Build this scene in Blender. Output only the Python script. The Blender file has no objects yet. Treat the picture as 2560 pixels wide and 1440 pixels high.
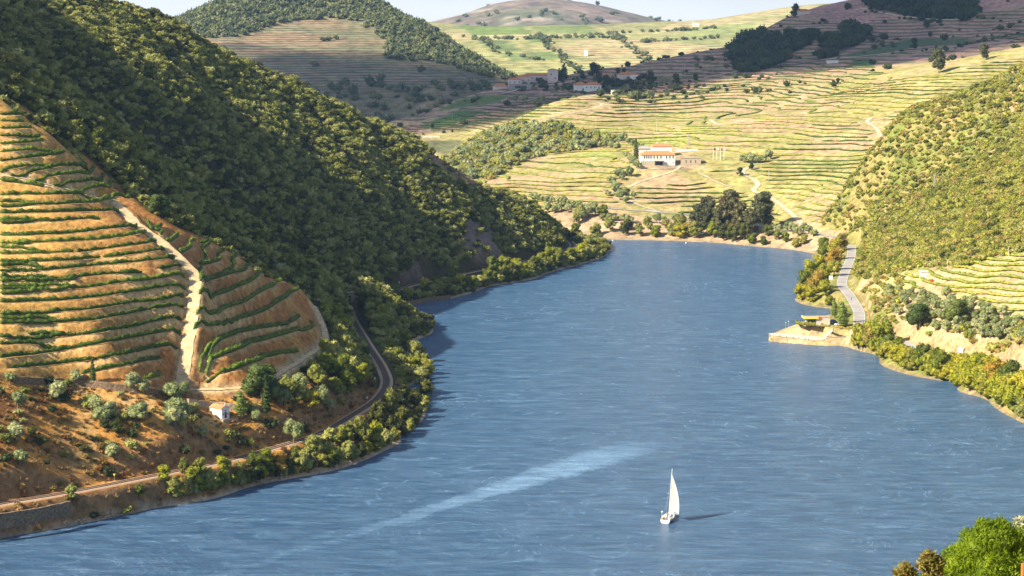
import bpy, bmesh, math, random
import numpy as np
from math import radians, sin, cos, tan, pi
from mathutils import Vector, Matrix, Euler
random.seed(7); RNG = np.random.default_rng(11)
scene = bpy.context.scene
COL = scene.collection

# ------------------------------------------------------------------ camera
FPX, CAMH, PITCH = 4978.0, 134.0, radians(6.53)      # focal length in px of a 2560 px wide frame
cam_d = bpy.data.cameras.new('camera'); cam = bpy.data.objects.new('camera', cam_d); COL.objects.link(cam)
cam_d.sensor_width = 36; cam_d.lens = 36 * FPX / 2560; cam_d.clip_start = 1; cam_d.clip_end = 60000
cam.location = (0, 0, CAMH); cam.rotation_euler = (pi / 2 - PITCH, 0, 0)
scene.camera = cam

# ------------------------------------------------------------------ sky, sun, exposure
SUN_EL, HEAD, HAZE = radians(35), math.atan2(0.5, 1.0), 4.2e-5     # the light travels towards +x
w = bpy.data.worlds.new('World'); scene.world = w; w.use_nodes = True
nt = w.node_tree; nt.nodes.clear()
sky = nt.nodes.new('ShaderNodeTexSky'); sky.sky_type = 'NISHITA'; sky.sun_disc = False
sky.sun_elevation = SUN_EL; sky.altitude = 150; sky.air_density = 1.0; sky.dust_density = 1.6; sky.ozone_density = 2.0
sd = Vector((-cos(HEAD) * cos(SUN_EL), -sin(HEAD) * cos(SUN_EL), sin(SUN_EL)))       # towards the sun
sky.sun_rotation = math.atan2(sd.x, sd.y)
bg = nt.nodes.new('ShaderNodeBackground'); bg.inputs[1].default_value = 0.065
# thin high cloud veil mixed into the sky
tc = nt.nodes.new('ShaderNodeTexCoord'); mp = nt.nodes.new('ShaderNodeMapping'); mp.inputs['Scale'].default_value = (3, 3, 14)
nz = nt.nodes.new('ShaderNodeTexNoise'); nz.inputs['Scale'].default_value = 2.2; nz.inputs['Detail'].default_value = 6
rp = nt.nodes.new('ShaderNodeValToRGB'); rp.color_ramp.elements[0].position = 0.35; rp.color_ramp.elements[1].position = 0.75
mx = nt.nodes.new('ShaderNodeMix'); mx.data_type = 'RGBA'; mx.inputs[7].default_value = (7.5, 7.8, 8.0, 1)
mm = nt.nodes.new('ShaderNodeMath'); mm.operation = 'MULTIPLY'; mm.inputs[1].default_value = 0.75
out = nt.nodes.new('ShaderNodeOutputWorld')
L = nt.links.new
L(tc.outputs['Generated'], mp.inputs[0]); L(mp.outputs[0], nz.inputs[0]); L(nz.outputs[0], rp.inputs[0]); L(rp.outputs[0], mm.inputs[0])
sz_ = nt.nodes.new('ShaderNodeSeparateXYZ'); L(tc.outputs['Generated'], sz_.inputs[0])
hr = nt.nodes.new('ShaderNodeMapRange'); L(sz_.outputs['Z'], hr.inputs[0]); hr.inputs[1].default_value = 0.02; hr.inputs[2].default_value = 0.10; hr.inputs[3].default_value = .97; hr.inputs[4].default_value = 0.04
ad = nt.nodes.new('ShaderNodeMath'); ad.operation = 'MULTIPLY_ADD'; L(mm.outputs[0], ad.inputs[0]); ad.inputs[1].default_value = .22; L(hr.outputs[0], ad.inputs[2]); ad.use_clamp = True
L(ad.outputs[0], mx.inputs[0]); L(sky.outputs[0], mx.inputs[6]); L(mx.outputs[2], bg.inputs[0]); L(bg.outputs[0], out.inputs[0])
sun_d = bpy.data.lights.new('sun', 'SUN'); sun_d.energy = 5.0; sun_d.angle = radians(0.5); sun_d.color = (1.0, 0.88, 0.68)
sun = bpy.data.objects.new('sun', sun_d); COL.objects.link(sun); sun.rotation_euler = sd.to_track_quat('Z', 'Y').to_euler()
sun.location = (-300, 0, 600)
scene.view_settings.view_transform = 'Standard'; scene.view_settings.look = 'None'
scene.view_settings.exposure = 1.22; scene.view_settings.gamma = 1
cy = scene.cycles
cy.max_bounces = 5; cy.diffuse_bounces = 2; cy.glossy_bounces = 2; cy.transmission_bounces = 2; cy.volume_bounces = 0
cy.transparent_max_bounces = 8; cy.caustics_reflective = False; cy.caustics_refractive = False

# ------------------------------------------------------------------ projection helpers
cp, sp = cos(PITCH), sin(PITCH)
def ray(u, v):
    """per metre of ground distance Y: (dx, dz)"""
    a = (np.asarray(u, float) - 1280) / FPX; b = (np.asarray(v, float) - 720) / FPX
    yc = cp - sp * b; zc = -sp - cp * b
    return a / yc, zc / yc
def P3(u, v, Y):
    dx, dz = ray(u, v); return dx * Y, Y, CAMH + dz * Y
def proj(x, y, z):
    z = z - CAMH; d = y * cp - z * sp; up = y * sp + z * cp
    d = np.maximum(d, 1e-3)
    return 1280 + FPX * x / d, 720 - FPX * up / d
def in_poly(u, v, poly):
    u = np.asarray(u); v = np.asarray(v); c = np.zeros(u.shape, bool); n = len(poly)
    for i in range(n):
        x1, y1 = poly[i]; x2, y2 = poly[(i + 1) % n]
        if y1 == y2: continue
        m = ((y1 > v) != (y2 > v)) & (u < (x2 - x1) * (v - y1) / (y2 - y1) + x1)
        c ^= m
    return c
def sstep(a, b, x):
    t = np.clip((x - a) / (b - a), 0, 1); return t * t * (3 - 2 * t)

def _hash(ix, iy, seed):
    h = (ix.astype(np.int64) * 374761393 + iy.astype(np.int64) * 668265263 + seed * 1442695041) & 0xFFFFFFFF
    h = ((h ^ (h >> 13)) * 1274126177) & 0xFFFFFFFF
    return ((h ^ (h >> 16)) & 0xFFFF) / 65535.0
def vnoise(x, y, s, seed=0):
    x = np.asarray(x) / s; y = np.asarray(y) / s
    ix = np.floor(x); iy = np.floor(y); fx = x - ix; fy = y - iy
    fx = fx * fx * (3 - 2 * fx); fy = fy * fy * (3 - 2 * fy)
    a = _hash(ix, iy, seed); b = _hash(ix + 1, iy, seed); c = _hash(ix, iy + 1, seed); d = _hash(ix + 1, iy + 1, seed)
    return (a * (1 - fx) + b * fx) * (1 - fy) + (c * (1 - fx) + d * fx) * fy
def fbm(x, y, s, o=4, seed=0):
    r = 0; a = 1; t = 0
    for i in range(o):
        r = r + a * (vnoise(x, y, s / 2 ** i, seed + i * 17) - .5); t += a; a *= .5
    return r / t * 2

class TPS:
    def __init__(s, pts, lam=1e-4):
        p = np.array(pts, float); s.p = p[:, :2] / 100; z = p[:, 2]; n = len(p)
        K = s.k(s.p, s.p) + np.eye(n) * lam
        Q = np.hstack([np.ones((n, 1)), s.p])
        A = np.block([[K, Q], [Q.T, np.zeros((3, 3))]])
        s.w = np.linalg.solve(A, np.concatenate([z, [0, 0, 0]]))
    def k(s, a, b):
        d = ((a[:, None, :] - b[None, :, :]) ** 2).sum(-1)
        return 0.5 * d * np.log(d + 1e-9)
    def __call__(s, x, y):
        sh = np.shape(x); q = np.stack([np.ravel(x), np.ravel(y)], 1) / 100; o = np.empty(len(q)); n = len(s.p)
        for i in range(0, len(q), 40000):
            c = q[i:i + 40000]; o[i:i + 40000] = s.k(c, s.p) @ s.w[:n] + s.w[n] + c @ s.w[n + 1:]
        return o.reshape(sh)

class Hill:
    def __init__(s, name, pts, x0, x1, y0, y1, st, noise=None):
        s.name = name; W = []
        for p in pts:
            if p[0] == 'w': W.append(p[1:])
            else: W.append(P3(*p))
        t = TPS(W); s.x0, s.y0, s.st = x0, y0, st
        s.nx = int((x1 - x0) / st) + 1; s.ny = int((y1 - y0) / st) + 1
        s.X, s.Y = np.meshgrid(x0 + st * np.arange(s.nx), y0 + st * np.arange(s.ny))
        # evaluate coarse, then bilinear up
        q = max(1, int(6 / st)) if st < 6 else 1
        if q > 1:
            cx = np.arange(x0, x1 + q * st * 2, q * st); cyy = np.arange(y0, y1 + q * st * 2, q * st)
            CX, CY = np.meshgrid(cx, cyy); CZ = t(CX, CY)
            s.Z = s._bicubic(CZ, x0, y0, q * st, s.X, s.Y)
        else: s.Z = t(s.X, s.Y)
        s.Zbase = s.Z.copy()
        if noise is not None: s.Z = s.Z + noise(s.X, s.Y, s.Z)
    @staticmethod
    def _bil(Z, x0, y0, st, X, Y):
        gx = (X - x0) / st; gy = (Y - y0) / st
        ix = np.clip(np.floor(gx).astype(int), 0, Z.shape[1] - 2); iy = np.clip(np.floor(gy).astype(int), 0, Z.shape[0] - 2)
        fx = gx - ix; fy = gy - iy
        return (Z[iy, ix] * (1 - fx) + Z[iy, ix + 1] * fx) * (1 - fy) + (Z[iy + 1, ix] * (1 - fx) + Z[iy + 1, ix + 1] * fx) * fy
    @staticmethod
    def _bicubic(Z, x0, y0, st, X, Y):
        def w(f): return [-.5 * f + f * f - .5 * f ** 3, 1 - 2.5 * f * f + 1.5 * f ** 3, .5 * f + 2 * f * f - 1.5 * f ** 3, -.5 * f * f + .5 * f ** 3]
        gx = (X - x0) / st; gy = (Y - y0) / st
        ix = np.clip(np.floor(gx).astype(int), 0, Z.shape[1] - 2); iy = np.clip(np.floor(gy).astype(int), 0, Z.shape[0] - 2)
        wx = w(gx - ix); wy = w(gy - iy); o = 0
        for j in range(4):
            jy = np.clip(iy + j - 1, 0, Z.shape[0] - 1)
            for i in range(4):
                o = o + Z[jy, np.clip(ix + i - 1, 0, Z.shape[1] - 1)] * wx[i] * wy[j]
        return o
    def h(s, X, Y):
        z = s._bil(s.Z, s.x0, s.y0, s.st, X, Y)
        ok = (X >= s.x0) & (X <= s.x0 + s.st * (s.nx - 1)) & (Y >= s.y0) & (Y <= s.y0 + s.st * (s.ny - 1))
        return np.where(ok, z, -60.0)
    def stamp(s, line, w0, w1, dz=0.0, only_low=False):
        """flatten the grid to the height of a 3-D polyline"""
        P = resample(line, s.st * .8)
        x, y = P[:, 0], P[:, 1]
        r = int(w1 / s.st) + 2
        best = np.full(s.Z.shape, 1e9); bz = np.zeros(s.Z.shape)
        for px, py, pz in P:
            ix = int((px - s.x0) / s.st); iy = int((py - s.y0) / s.st)
            a, b, c, d = max(iy - r, 0), min(iy + r + 2, s.ny), max(ix - r, 0), min(ix + r + 2, s.nx)
            if a >= b or c >= d: continue
            D = np.hypot(s.X[a:b, c:d] - px, s.Y[a:b, c:d] - py); m = D < best[a:b, c:d]
            best[a:b, c:d][m] = D[m]; bz[a:b, c:d][m] = pz
        k = 1 - sstep(w0, w1, best)
        s.Z = s.Z * (1 - k) + (bz + dz) * k
        return best

def resample(line, step):
    P = np.array(line, float); d = np.hypot(*(np.diff(P[:, :2], axis=0).T)); c = np.concatenate([[0], np.cumsum(d)])
    n = max(2, int(c[-1] / step) + 1); t = np.linspace(0, c[-1], n)
    return np.stack([np.interp(t, c, P[:, k]) for k in range(P.shape[1])], 1)
def smooth_uv(pts, n=8):
    """Catmull-Rom through pixel points"""
    P = np.array(pts, float)
    if len(P) < 3: return P
    Q = np.vstack([2 * P[0] - P[1], P, 2 * P[-1] - P[-2]]); o = []
    for i in range(1, len(Q) - 2):
        t = np.linspace(0, 1, n, endpoint=False)[:, None]
        a, b, c, d = Q[i - 1], Q[i], Q[i + 1], Q[i + 2]
        o.append(.5 * (2 * b + (c - a) * t + (2 * a - 5 * b + 4 * c - d) * t ** 2 + (3 * b - a - 3 * c + d) * t ** 3))
    o.append(P[-1:]); return np.vstack(o)
# ------------------------------------------------------------------ terrain: control points (u, v in the 2560x1440 frame, ground distance Y) or world points
def wz0(u, v): dx, dz = ray(u, v); return -CAMH / dz
def shore(pts, off=(0, 0), deep=-9, d=22):
    o = []
    for u, v in pts:
        Y = wz0(u, v); x = P3(u, v, Y)[0]; o.append(('w', x, Y, 0.2)); o.append(('w', x + off[0] * d, Y + off[1] * d, deep))
    return o
def zat(pts, z):
    o = []
    for u, v in pts:
        dx, dz = ray(u, v); Y = (z - CAMH) / dz; o.append((u, v, float(Y)))
    return o
A = []
A += shore([(-150, 1362), (0, 1340), (200, 1308), (390, 1268), (620, 1216)], (.3, -1))
A += shore([(760, 1190), (880, 1162), (1000, 1105)], (.7, -.7))
A += shore([(1060, 1040), (1072, 930), (1010, 860)], (1, 0))
A += shore([(965, 790), (985, 770), (1150, 740), (1350, 690)], (.85, -.5), d=30)
A += shore([(1470, 655), (1518, 634)], (1, -.1))
A += [('w', 95, 1440, -8), ('w', 60, 1500, -5), ('w', 40, 1460, 8)]
RAILUV1 = [(-120, 1288), (0, 1262), (160, 1235), (400, 1188), (560, 1155), (690, 1120), (800, 1085), (880, 1040), (940, 1000), (966, 960), (955, 920), (930, 880), (905, 840), (882, 800), (868, 765)]
RAILUV2 = [(985, 727), (1060, 706), (1180, 680), (1300, 655), (1400, 632), (1432, 616), (1425, 604)]
A += zat([(-120, 1288), (0, 1262), (400, 1188), (690, 1120), (880, 1040), (955, 955), (920, 870), (868, 765)], 8)
A += zat([(1000, 722), (1180, 680), (1330, 648), (1425, 622)], 8)
# bank and vineyard spur
A += [(0, 1100, 577), (0, 940, 606), (0, 700, 655), (0, 450, 715), (0, 250, 770), (-250, 900, 600), (-250, 500, 700), (-250, 150, 780),
      (200, 1060, 603), (420, 1040, 618), (200, 950, 627), (460, 970, 655), (620, 1040, 650), (760, 1040, 668),
      (490, 700, 692), (250, 700, 672), (290, 510, 738), (600, 840, 698), (250, 850, 640), (640, 965, 664),
      (750, 725, 808), (600, 645, 770), (450, 560, 754), (350, 505, 750), (780, 850, 750), (800, 950, 705), (850, 1000, 700),
      (130, 340, 756), (880, 900, 798), (860, 850, 845)]
# gully behind the vineyard edge
def below(p, dY, dz):
    x, y, z = P3(*p); return ('w', x - 6, y + dY, z + dz)
for p in [(130, 340, 756), (350, 505, 750), (600, 645, 770), (750, 725, 808)]: A.append(below(p, 26, -9))
A.append(('w', P3(0, 250, 770)[0], 788, 112))
# spur 1 crest
C1 = [(-200, -20, 822), (0, 120, 842), (150, 220, 858), (300, 325, 880), (450, 440, 900), (600, 560, 925), (700, 640, 945), (800, 695, 968)]
A += C1
# flank of crest 1 towards camera
A += [(0, 190, 812), (300, 400, 826), (500, 540, 852), (650, 640, 885)]
# main gully 1 floor (hidden) and its far side
for (x, y, z) in [(-215, 945, 84), (-185, 965, 52), (-140, 985, 30), (-100, 1010, 16)]: A.append(('w', x, y, z))
A += [(900, 735, 1020), (870, 715, 1010)]
# main wooded slope
A += [(60, 20, 1060), (0, 60, 1000), (200, 150, 1010), (350, 260, 1010), (500, 380, 1020), (650, 480, 1035), (800, 600, 1050), (900, 680, 1050),
      (400, 130, 1130), (550, 250, 1130), (700, 350, 1130), (850, 450, 1140), (1000, 560, 1150), (1100, 640, 1165),
      (700, 260, 1210), (900, 370, 1220), (1080, 470, 1240), (1200, 560, 1240), (1300, 610, 1275)]
SKYA = [(100, -80, 1150), (250, 0, 1180), (330, 30, 1200), (410, 62, 1220), (480, 112, 1230), (560, 147, 1245), (640, 175, 1260), (700, 198, 1275), (780, 238, 1285),
        (860, 275, 1300), (980, 325, 1318), (1090, 392, 1340), (1180, 445, 1355), (1260, 487, 1365), (1330, 512, 1372), (1390, 556, 1378), (1420, 590, 1382), (1465, 613, 1384)]
A += SKYA
for u, v, Y in SKYA[::2]:
    x, y, z = P3(u, v, Y); A.append(('w', x - 40, y + 110, max(z - 60, -4 if z < 60 else z - 60)))
for _y, _z in [(560, 25), (650, 72), (700, 125), (725, 185), (750, 216), (775, 222), (800, 208), (820, 202), (850, 203), (880, 215), (915, 232), (950, 240), (1000, 236), (1050, 228), (1090, 220), (1130, 216), (1200, 218), (1300, 212)]: A += [('w', -335, _y, _z), ('w', -420, _y, _z + 6)]  # unseen ridge beyond the left edge, heights shaped to shade the wooded slope

# right near slope
B = []
B += shore([(2045, 632), (2010, 700)], (-1, 0))
B += shore([(1992, 745)], (-1, -.4))
B += shore([(2045, 768), (2100, 775)], (-.6, -1), d=10)
B += shore([(2010, 812)], (-1, .6), d=14)
B += shore([(1960, 850), (2060, 860), (2140, 870)], (0, -1), d=18)
B += shore([(2200, 908), (2330, 948), (2450, 992), (2560, 1058), (2720, 1150)], (-.7, -.7))
ROADUV_B = [(2128, 612), (2128, 640), (2113, 680), (2105, 712), (2125, 740), (2147, 780), (2150, 815), (2178, 832), (2225, 842), (2270, 862), (2320, 882), (2380, 890), (2460, 915), (2560, 965), (2640, 1010)]
B += zat([(2115, 600), (2125, 650), (2108, 700), (2135, 750), (2150, 815), (2225, 842), (2290, 870), (2380, 892), (2470, 920), (2560, 965)], 8)
B += zat([(2040, 800), (2080, 812), (2120, 815)], 7)
B += [(2090, 560, 1425), (2160, 540, 1390), (2130, 470, 1430), (2165, 395, 1450), (2235, 320, 1480), (2350, 290, 1480), (2450, 250, 1490), (2560, 205, 1500), (2700, 130, 1500),
      (2300, 450, 1360), (2450, 400, 1310), (2560, 420, 1180), (2250, 560, 1240), (2400, 560, 1110), (2560, 560, 990), (2200, 640, 1140),
      (2250, 680, 1020), (2380, 670, 960), (2560, 635, 925), (2230, 740, 985), (2400, 740, 905), (2560, 740, 868), (2250, 800, 930), (2400, 820, 855), (2560, 840, 812), (2480, 885, 808), (2560, 910, 785)]
for p in [(2130, 470, 1430), (2235, 320, 1480), (2350, 290, 1480), (2560, 205, 1500), (2700, 130, 1500)]:
    x, y, z = P3(*p); B.append(('w', x + 15, y + 70, z - 45)); B.append(('w', x + 30, y + 140, z - 100))
B += [('w', 210, 1480, -6), ('w', 260, 1560, -30), ('w', 420, 900, 120), ('w', 420, 750, 95), ('w', 300, 600, 25)]

# middle hills, far right hill, ridge with the wine estate
C = []
C += shore([(1400, 590), (1490, 597), (1600, 600), (1750, 605), (1900, 617), (2045, 636)], (0, -1), d=25)
for _u, _v, _z in [(1250, 500, 20), (1400, 510, 20), (1600, 528, 16), (1800, 548, 12), (1940, 574, 10), (2040, 590, 9)]: C += zat([(_u, _v)], _z)
C += [(1400, 500, 1610), (1250, 440, 1740), (1250, 480, 1640), (1450, 400, 1770), (1640, 412, 1680), (1700, 412, 1680), (1760, 400, 1690), (1900, 430, 1640), (2050, 480, 1530), (2050, 540, 1460), (2100, 560, 1430),
      (1800, 500, 1595), (1900, 350, 1745), (2100, 380, 1660), (2200, 300, 1745), (2400, 220, 1810), (2560, 170, 1850),
      (2560, 128, 1910), (2330, 185, 1890), (2050, 270, 1900), (1800, 300, 1880), (1620, 345, 1850), (1560, 360, 1830),
      (1140, 392, 1850), (1250, 330, 1950), (1380, 258, 2050), (1460, 240, 2120), (1400, 300, 1960), (1350, 370, 1850), (1550, 290, 2000), (1480, 330, 1900),
      (1700, 240, 2150), (2000, 200, 2150), (1850, 260, 2040), (2200, 165, 2160), (2400, 148, 2150), (2560, 100, 2200)]
C += [('w', -135, 1930, 22), ('w', -110, 2030, 28), ('w', -50, 2110, 40)]
SKYC = [(1590, 186, 2450), (1700, 150, 2560), (1850, 97, 2640), (1980, 46, 2740), (2060, 30, 2800), (2150, 2, 2860), (2300, -40, 2900), (2560, -70, 2900), (2760, -90, 2900)]
C += SKYC + [(2300, 100, 2450), (2000, 140, 2400), (1800, 172, 2360), (2560, 50, 2400), (2150, 60, 2620), (1650, 195, 2350), (2700, 60, 2300)]
SKYD = [(1240, 216, 2500), (1320, 205, 2530), (1400, 198, 2550), (1500, 188, 2560)]
C += SKYD + [(1000, 322, 2300), (1080, 342, 2180), (1100, 280, 2400), (960, 308, 2430), (1300, 250, 2350), (1130, 365, 2030), (1150, 245, 2480), (1450, 215, 2430), (1550, 215, 2330), (1060, 350, 2080), (1000, 345, 2120), (900, 330, 2350)]
for p in SKYC + SKYD:
    x, y, z = P3(*p); C.append(('w', x, y + 180, z - 45)); C.append(('w', x, y + 420, z - 130))
C += [('w', -230, 2400, 20), ('w', -220, 2150, 5), ('w', -200, 1900, -5), ('w', -150, 1600, -10)]
SKYE = [(300, 130, 3500), (415, 57, 3500), (480, 30, 3500), (560, -2, 3500), (660, -45, 3600), (780, -70, 3700), (880, -40, 3650), (960, 8, 3600), (1010, 43, 3550), (1060, 67, 3500), (1130, 112, 3430), (1200, 152, 3320), (1280, 192, 3180)]
E = SKYE + [(950, 300, 2800), (1200, 215, 2930), (850, 262, 2850), (1060, 172, 3100), (900, 170, 3050), (800, 60, 3400), (600, 120, 3150), (700, 200, 2950), (950, 240, 2880), (1080, 250, 2830), (400, 200, 2950), (760, 330, 2700), (1000, 310, 2740), (750, 0, 3550), (930, 80, 3350)]
for p in SKYE:
    x, y, z = P3(*p); E.append(('w', x, y + 220, z - 60)); E.append(('w', x, y + 600, z - 200))
E += [('w', -900, 3000, 60), ('w', -900, 3600, 160), ('w', -500, 2550, 10), ('w', -100, 2650, 20), ('w', 60, 2900, 30), ('w', 120, 3500, 10)]
SKYF = [(960, 70, 4900), (1020, 50, 4900), (1100, 58, 4900), (1200, 64, 4900), (1380, 62, 4900), (1600, 56, 4900), (1700, 60, 5000), (1800, 47, 5100), (1900, 35, 5300), (1960, 37, 5400), (2100, 30, 5400)]
Fh = SKYF + [(1300, 185, 3700), (1600, 185, 3700), (1400, 130, 4000), (1500, 90, 4450), (1150, 118, 4100), (1150, 80, 4600), (1750, 150, 3900), (1900, 100, 4300), (2100, 90, 4400), (1350, 95, 4400), (1000, 100, 4500), (1650, 120, 4050)]
for p in SKYF:
    x, y, z = P3(*p); Fh.append(('w', x, y + 400, z - 70))
Fh += [('w', -300, 3600, 60), ('w', 0, 3350, 30), ('w', 500, 3350, 50)]
SKYG = [(1050, 62, 7500), (1110, 48, 7500), (1160, 30, 7500), (1220, 8, 7500), (1300, -6, 7500), (1420, -4, 7500), (1520, 16, 7500), (1640, 45, 7500), (1750, 62, 7500), (1850, 66, 7500), (2000, 60, 7500)]
G = list(SKYG)
for u, v, Y in SKYG:
    x, y, z = P3(u, v, Y); G.append(('w', x * .95, y - 700, z - 90 - .35 * max(z - 250, 0))); G.append(('w', x, y + 700, z - 110)); G.append(('w', x * .9, y - 1400, 90))

def nA(X, Y, Z):
    m = sstep(1, 14, Z)
    n = fbm(X, Y, 60, 4, 3) * 3.2 * m * sstep(780, 900, Y) + fbm(X, Y, 11, 3, 5) * .9 * sstep(0, 4, Z)
    # ravines running down the wooded slope
    s = (X * .86 + Y * .5); rv = np.abs(fbm(s, Y * .25, 34, 3, 9))
    return n - (1 - sstep(0, .35, rv)) * 4.5 * m * sstep(960, 1020, Y + .25 * X)
hillA = Hill('river_hillside', A, -420, 100, 545, 1470, 1.25, nA)
hillB = Hill('right_hillside', B, 90, 520, 560, 1660, 2.0, lambda X, Y, Z: fbm(X, Y, 70, 4, 21) * 4 * sstep(14, 45, Z) + fbm(X, Y, 12, 3, 22) * .8 * sstep(0, 5, Z))
hillC = Hill('middle_hills', C, -330, 1000, 1330, 3300, 3.0, lambda X, Y, Z: fbm(X, Y, 130, 4, 31) * (3 + 8 * sstep(2100, 2600, Y)) * sstep(12, 45, Z) + fbm(X, Y, 24, 2, 33) * .7)
hillE = Hill('far_left_hill', E, -1000, 200, 2500, 4300, 9.0, lambda X, Y, Z: fbm(X, Y, 260, 5, 41) * 14)
hillF = Hill('far_plateau_hills', Fh, -650, 1300, 3300, 5900, 13.0, lambda X, Y, Z: fbm(X, Y, 420, 4, 51) * 9)
hillG = Hill('distant_mountain', G, -1100, 1500, 6000, 8300, 30.0, lambda X, Y, Z: fbm(X, Y, 700, 5, 61) * 22)
HILLS = [hillA, hillB, hillC, hillE, hillF, hillG]
# pull grid edges down so that no sheet ends in mid air
for hl in HILLS[:]:
    ex = np.minimum(hl.X - hl.x0, hl.x0 + hl.st * (hl.nx - 1) - hl.X); ey = (hl.y0 + hl.st * (hl.ny - 1) - hl.Y)
    k = 1 - sstep(0, 25 * max(1, hl.st / 4), np.minimum(ex, ey)); hl.Z = hl.Z * (1 - k) + (-12) * k
def ground(x, y):
    z = np.full(np.shape(x), -12.0)
    for h in HILLS: z = np.maximum(z, h.h(x, y))
    return z
YS = np.concatenate([np.arange(500, 1600, 1.5), np.arange(1600, 3400, 4), np.arange(3400, 8300, 15)])
def hit(uv, hills=None, ymin=0, ymax=9e9):
    """first ground point on the ray of each pixel"""
    uv = np.asarray(uv, float); dx, dz = ray(uv[:, 0], uv[:, 1])
    ys = YS[(YS >= ymin) & (YS <= ymax)]
    X = dx[:, None] * ys; Zr = CAMH + dz[:, None] * ys; Yg = np.broadcast_to(ys, X.shape)
    g = np.full(X.shape, -0.0)
    for h in (hills or HILLS): g = np.maximum(g, h.h(X, Yg))
    m = g >= Zr; k = np.argmax(m, 1); none = ~m.any(1); k[none] = len(ys) - 1
    i = np.arange(len(k)); k0 = np.maximum(k - 1, 0)
    f0 = Zr[i, k0] - g[i, k0]; f1 = g[i, k] - Zr[i, k]; t = np.where(k > 0, f0 / np.maximum(f0 + f1, 1e-6), 1); t = np.clip(t, 0, 1)
    Yh = ys[k0] + (ys[k] - ys[k0]) * t
    return np.stack([dx * Yh, Yh, CAMH + dz * Yh], 1)
def hit1(u, v, **k): return hit([(u, v)], **k)[0]
def hitline(pts, n=8, z=None, step=None, **k):
    uv = smooth_uv(pts, n)
    if z is not None:
        dx, dz = ray(uv[:, 0], uv[:, 1]); Y = (z - CAMH) / dz; return np.stack([dx * Y, Y, np.full(len(Y), float(z))], 1)
    return hit(uv, **k)
# visibility table: columns of u, distance, running highest line
_U = np.arange(-200, 2765, 5.0)
def build_vis():
    dx = (_U - 1280) / FPX / cp
    X = dx[:, None] * YS; g = ground(X, np.broadcast_to(YS, X.shape)); g = np.maximum(g, 0)
    _, v = proj(X, np.broadcast_to(YS, X.shape), g)
    return np.minimum.accumulate(v, 1)
def visible(x, y, z, tol=6):
    u, v = proj(x, y, z); iu = np.clip(((u + 200) / 5).astype(int), 0, len(_U) - 1); iy = np.clip(np.searchsorted(YS, y) - 3, 0, len(YS) - 1)
    return v < VIS[iu, iy] + tol
# ------------------------------------------------------------------ object helpers
def tag(o, label=None, cat=None, group=None, kind=None):
    if label: o['label'] = label
    if cat: o['category'] = cat
    if group: o['group'] = group
    if kind: o['kind'] = kind
    return o
def mesh_obj(name, V, Fc, mat=None, parent=None, smooth=False, link=True):
    me = bpy.data.meshes.new(name); V = np.asarray(V, float)
    if isinstance(Fc, np.ndarray):
        me.vertices.add(len(V)); me.vertices.foreach_set('co', V.ravel())
        n, k = Fc.shape; me.loops.add(n * k); me.loops.foreach_set('vertex_index', Fc.ravel().astype(np.int32))
        me.polygons.add(n); me.polygons.foreach_set('loop_start', (np.arange(n) * k).astype(np.int32))
        me.update(calc_edges=True)
    else: me.from_pydata([tuple(v) for v in V], [], [tuple(f) for f in Fc])
    if smooth: me.polygons.foreach_set('use_smooth', np.ones(len(me.polygons), bool))
    if mat: me.materials.append(mat)
    o = bpy.data.objects.new(name, me)
    if link: COL.objects.link(o)
    if parent: o.parent = parent
    return o
def empty(name, loc, rz=0):
    o = bpy.data.objects.new(name, None); o.location = tuple(float(c) for c in loc); o.rotation_euler = (0, 0, rz); o.empty_display_size = 1; COL.objects.link(o); return o
class MB:
    """collects shapes and links them as one mesh object"""
    def __init__(s): s.v = []; s.f = []
    def add(s, V, Fc):
        n = len(s.v); s.v += [tuple(map(float, p)) for p in V]; s.f += [tuple(int(i) + n for i in f) for f in Fc]; return s
    def box(s, x0, x1, y0, y1, z0, z1):
        V = [(x, y, z) for z in (z0, z1) for y in (y0, y1) for x in (x0, x1)]
        return s.add(V, [(0, 2, 3, 1), (4, 5, 7, 6), (0, 1, 5, 4), (2, 6, 7, 3), (0, 4, 6, 2), (1, 3, 7, 5)])
    def tube(s, a, b, r0, r1=None, n=8):
        r1 = r0 if r1 is None else r1; a = Vector(a); b = Vector(b); d = (b - a).normalized(); u = d.orthogonal().normalized(); w_ = d.cross(u)
        V = [a + (u * cos(2 * pi * i / n) + w_ * sin(2 * pi * i / n)) * r0 for i in range(n)] + [b + (u * cos(2 * pi * i / n) + w_ * sin(2 * pi * i / n)) * r1 for i in range(n)]
        return s.add(V, [(i, (i + 1) % n, n + (i + 1) % n, n + i) for i in range(n)] + [tuple(range(n))[::-1], tuple(range(n, 2 * n))])
    def hip(s, x0, x1, y0, y1, z0, h, inset=None, over=.5, gable=False):
        x0 -= over; x1 += over; y0 -= over; y1 += over; ym = (y0 + y1) / 2; i = 0 if gable else min((y1 - y0) / 2, (x1 - x0) / 2 - .05)
        V = [(x0, y0, z0), (x1, y0, z0), (x1, y1, z0), (x0, y1, z0), (x0 + i, ym, z0 + h), (x1 - i, ym, z0 + h)]
        V += [(a, b, c - .25) for a, b, c in V[:4]]
        return s.add(V, [(0, 1, 5, 4), (1, 2, 5), (2, 3, 4, 5), (3, 0, 4), (6, 7, 1, 0), (7, 8, 2, 1), (8, 9, 3, 2), (9, 6, 0, 3), (9, 8, 7, 6)])
    def build(s, name, mat, parent=None, smooth=False): return mesh_obj(name, s.v, s.f, mat, parent, smooth)

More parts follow.
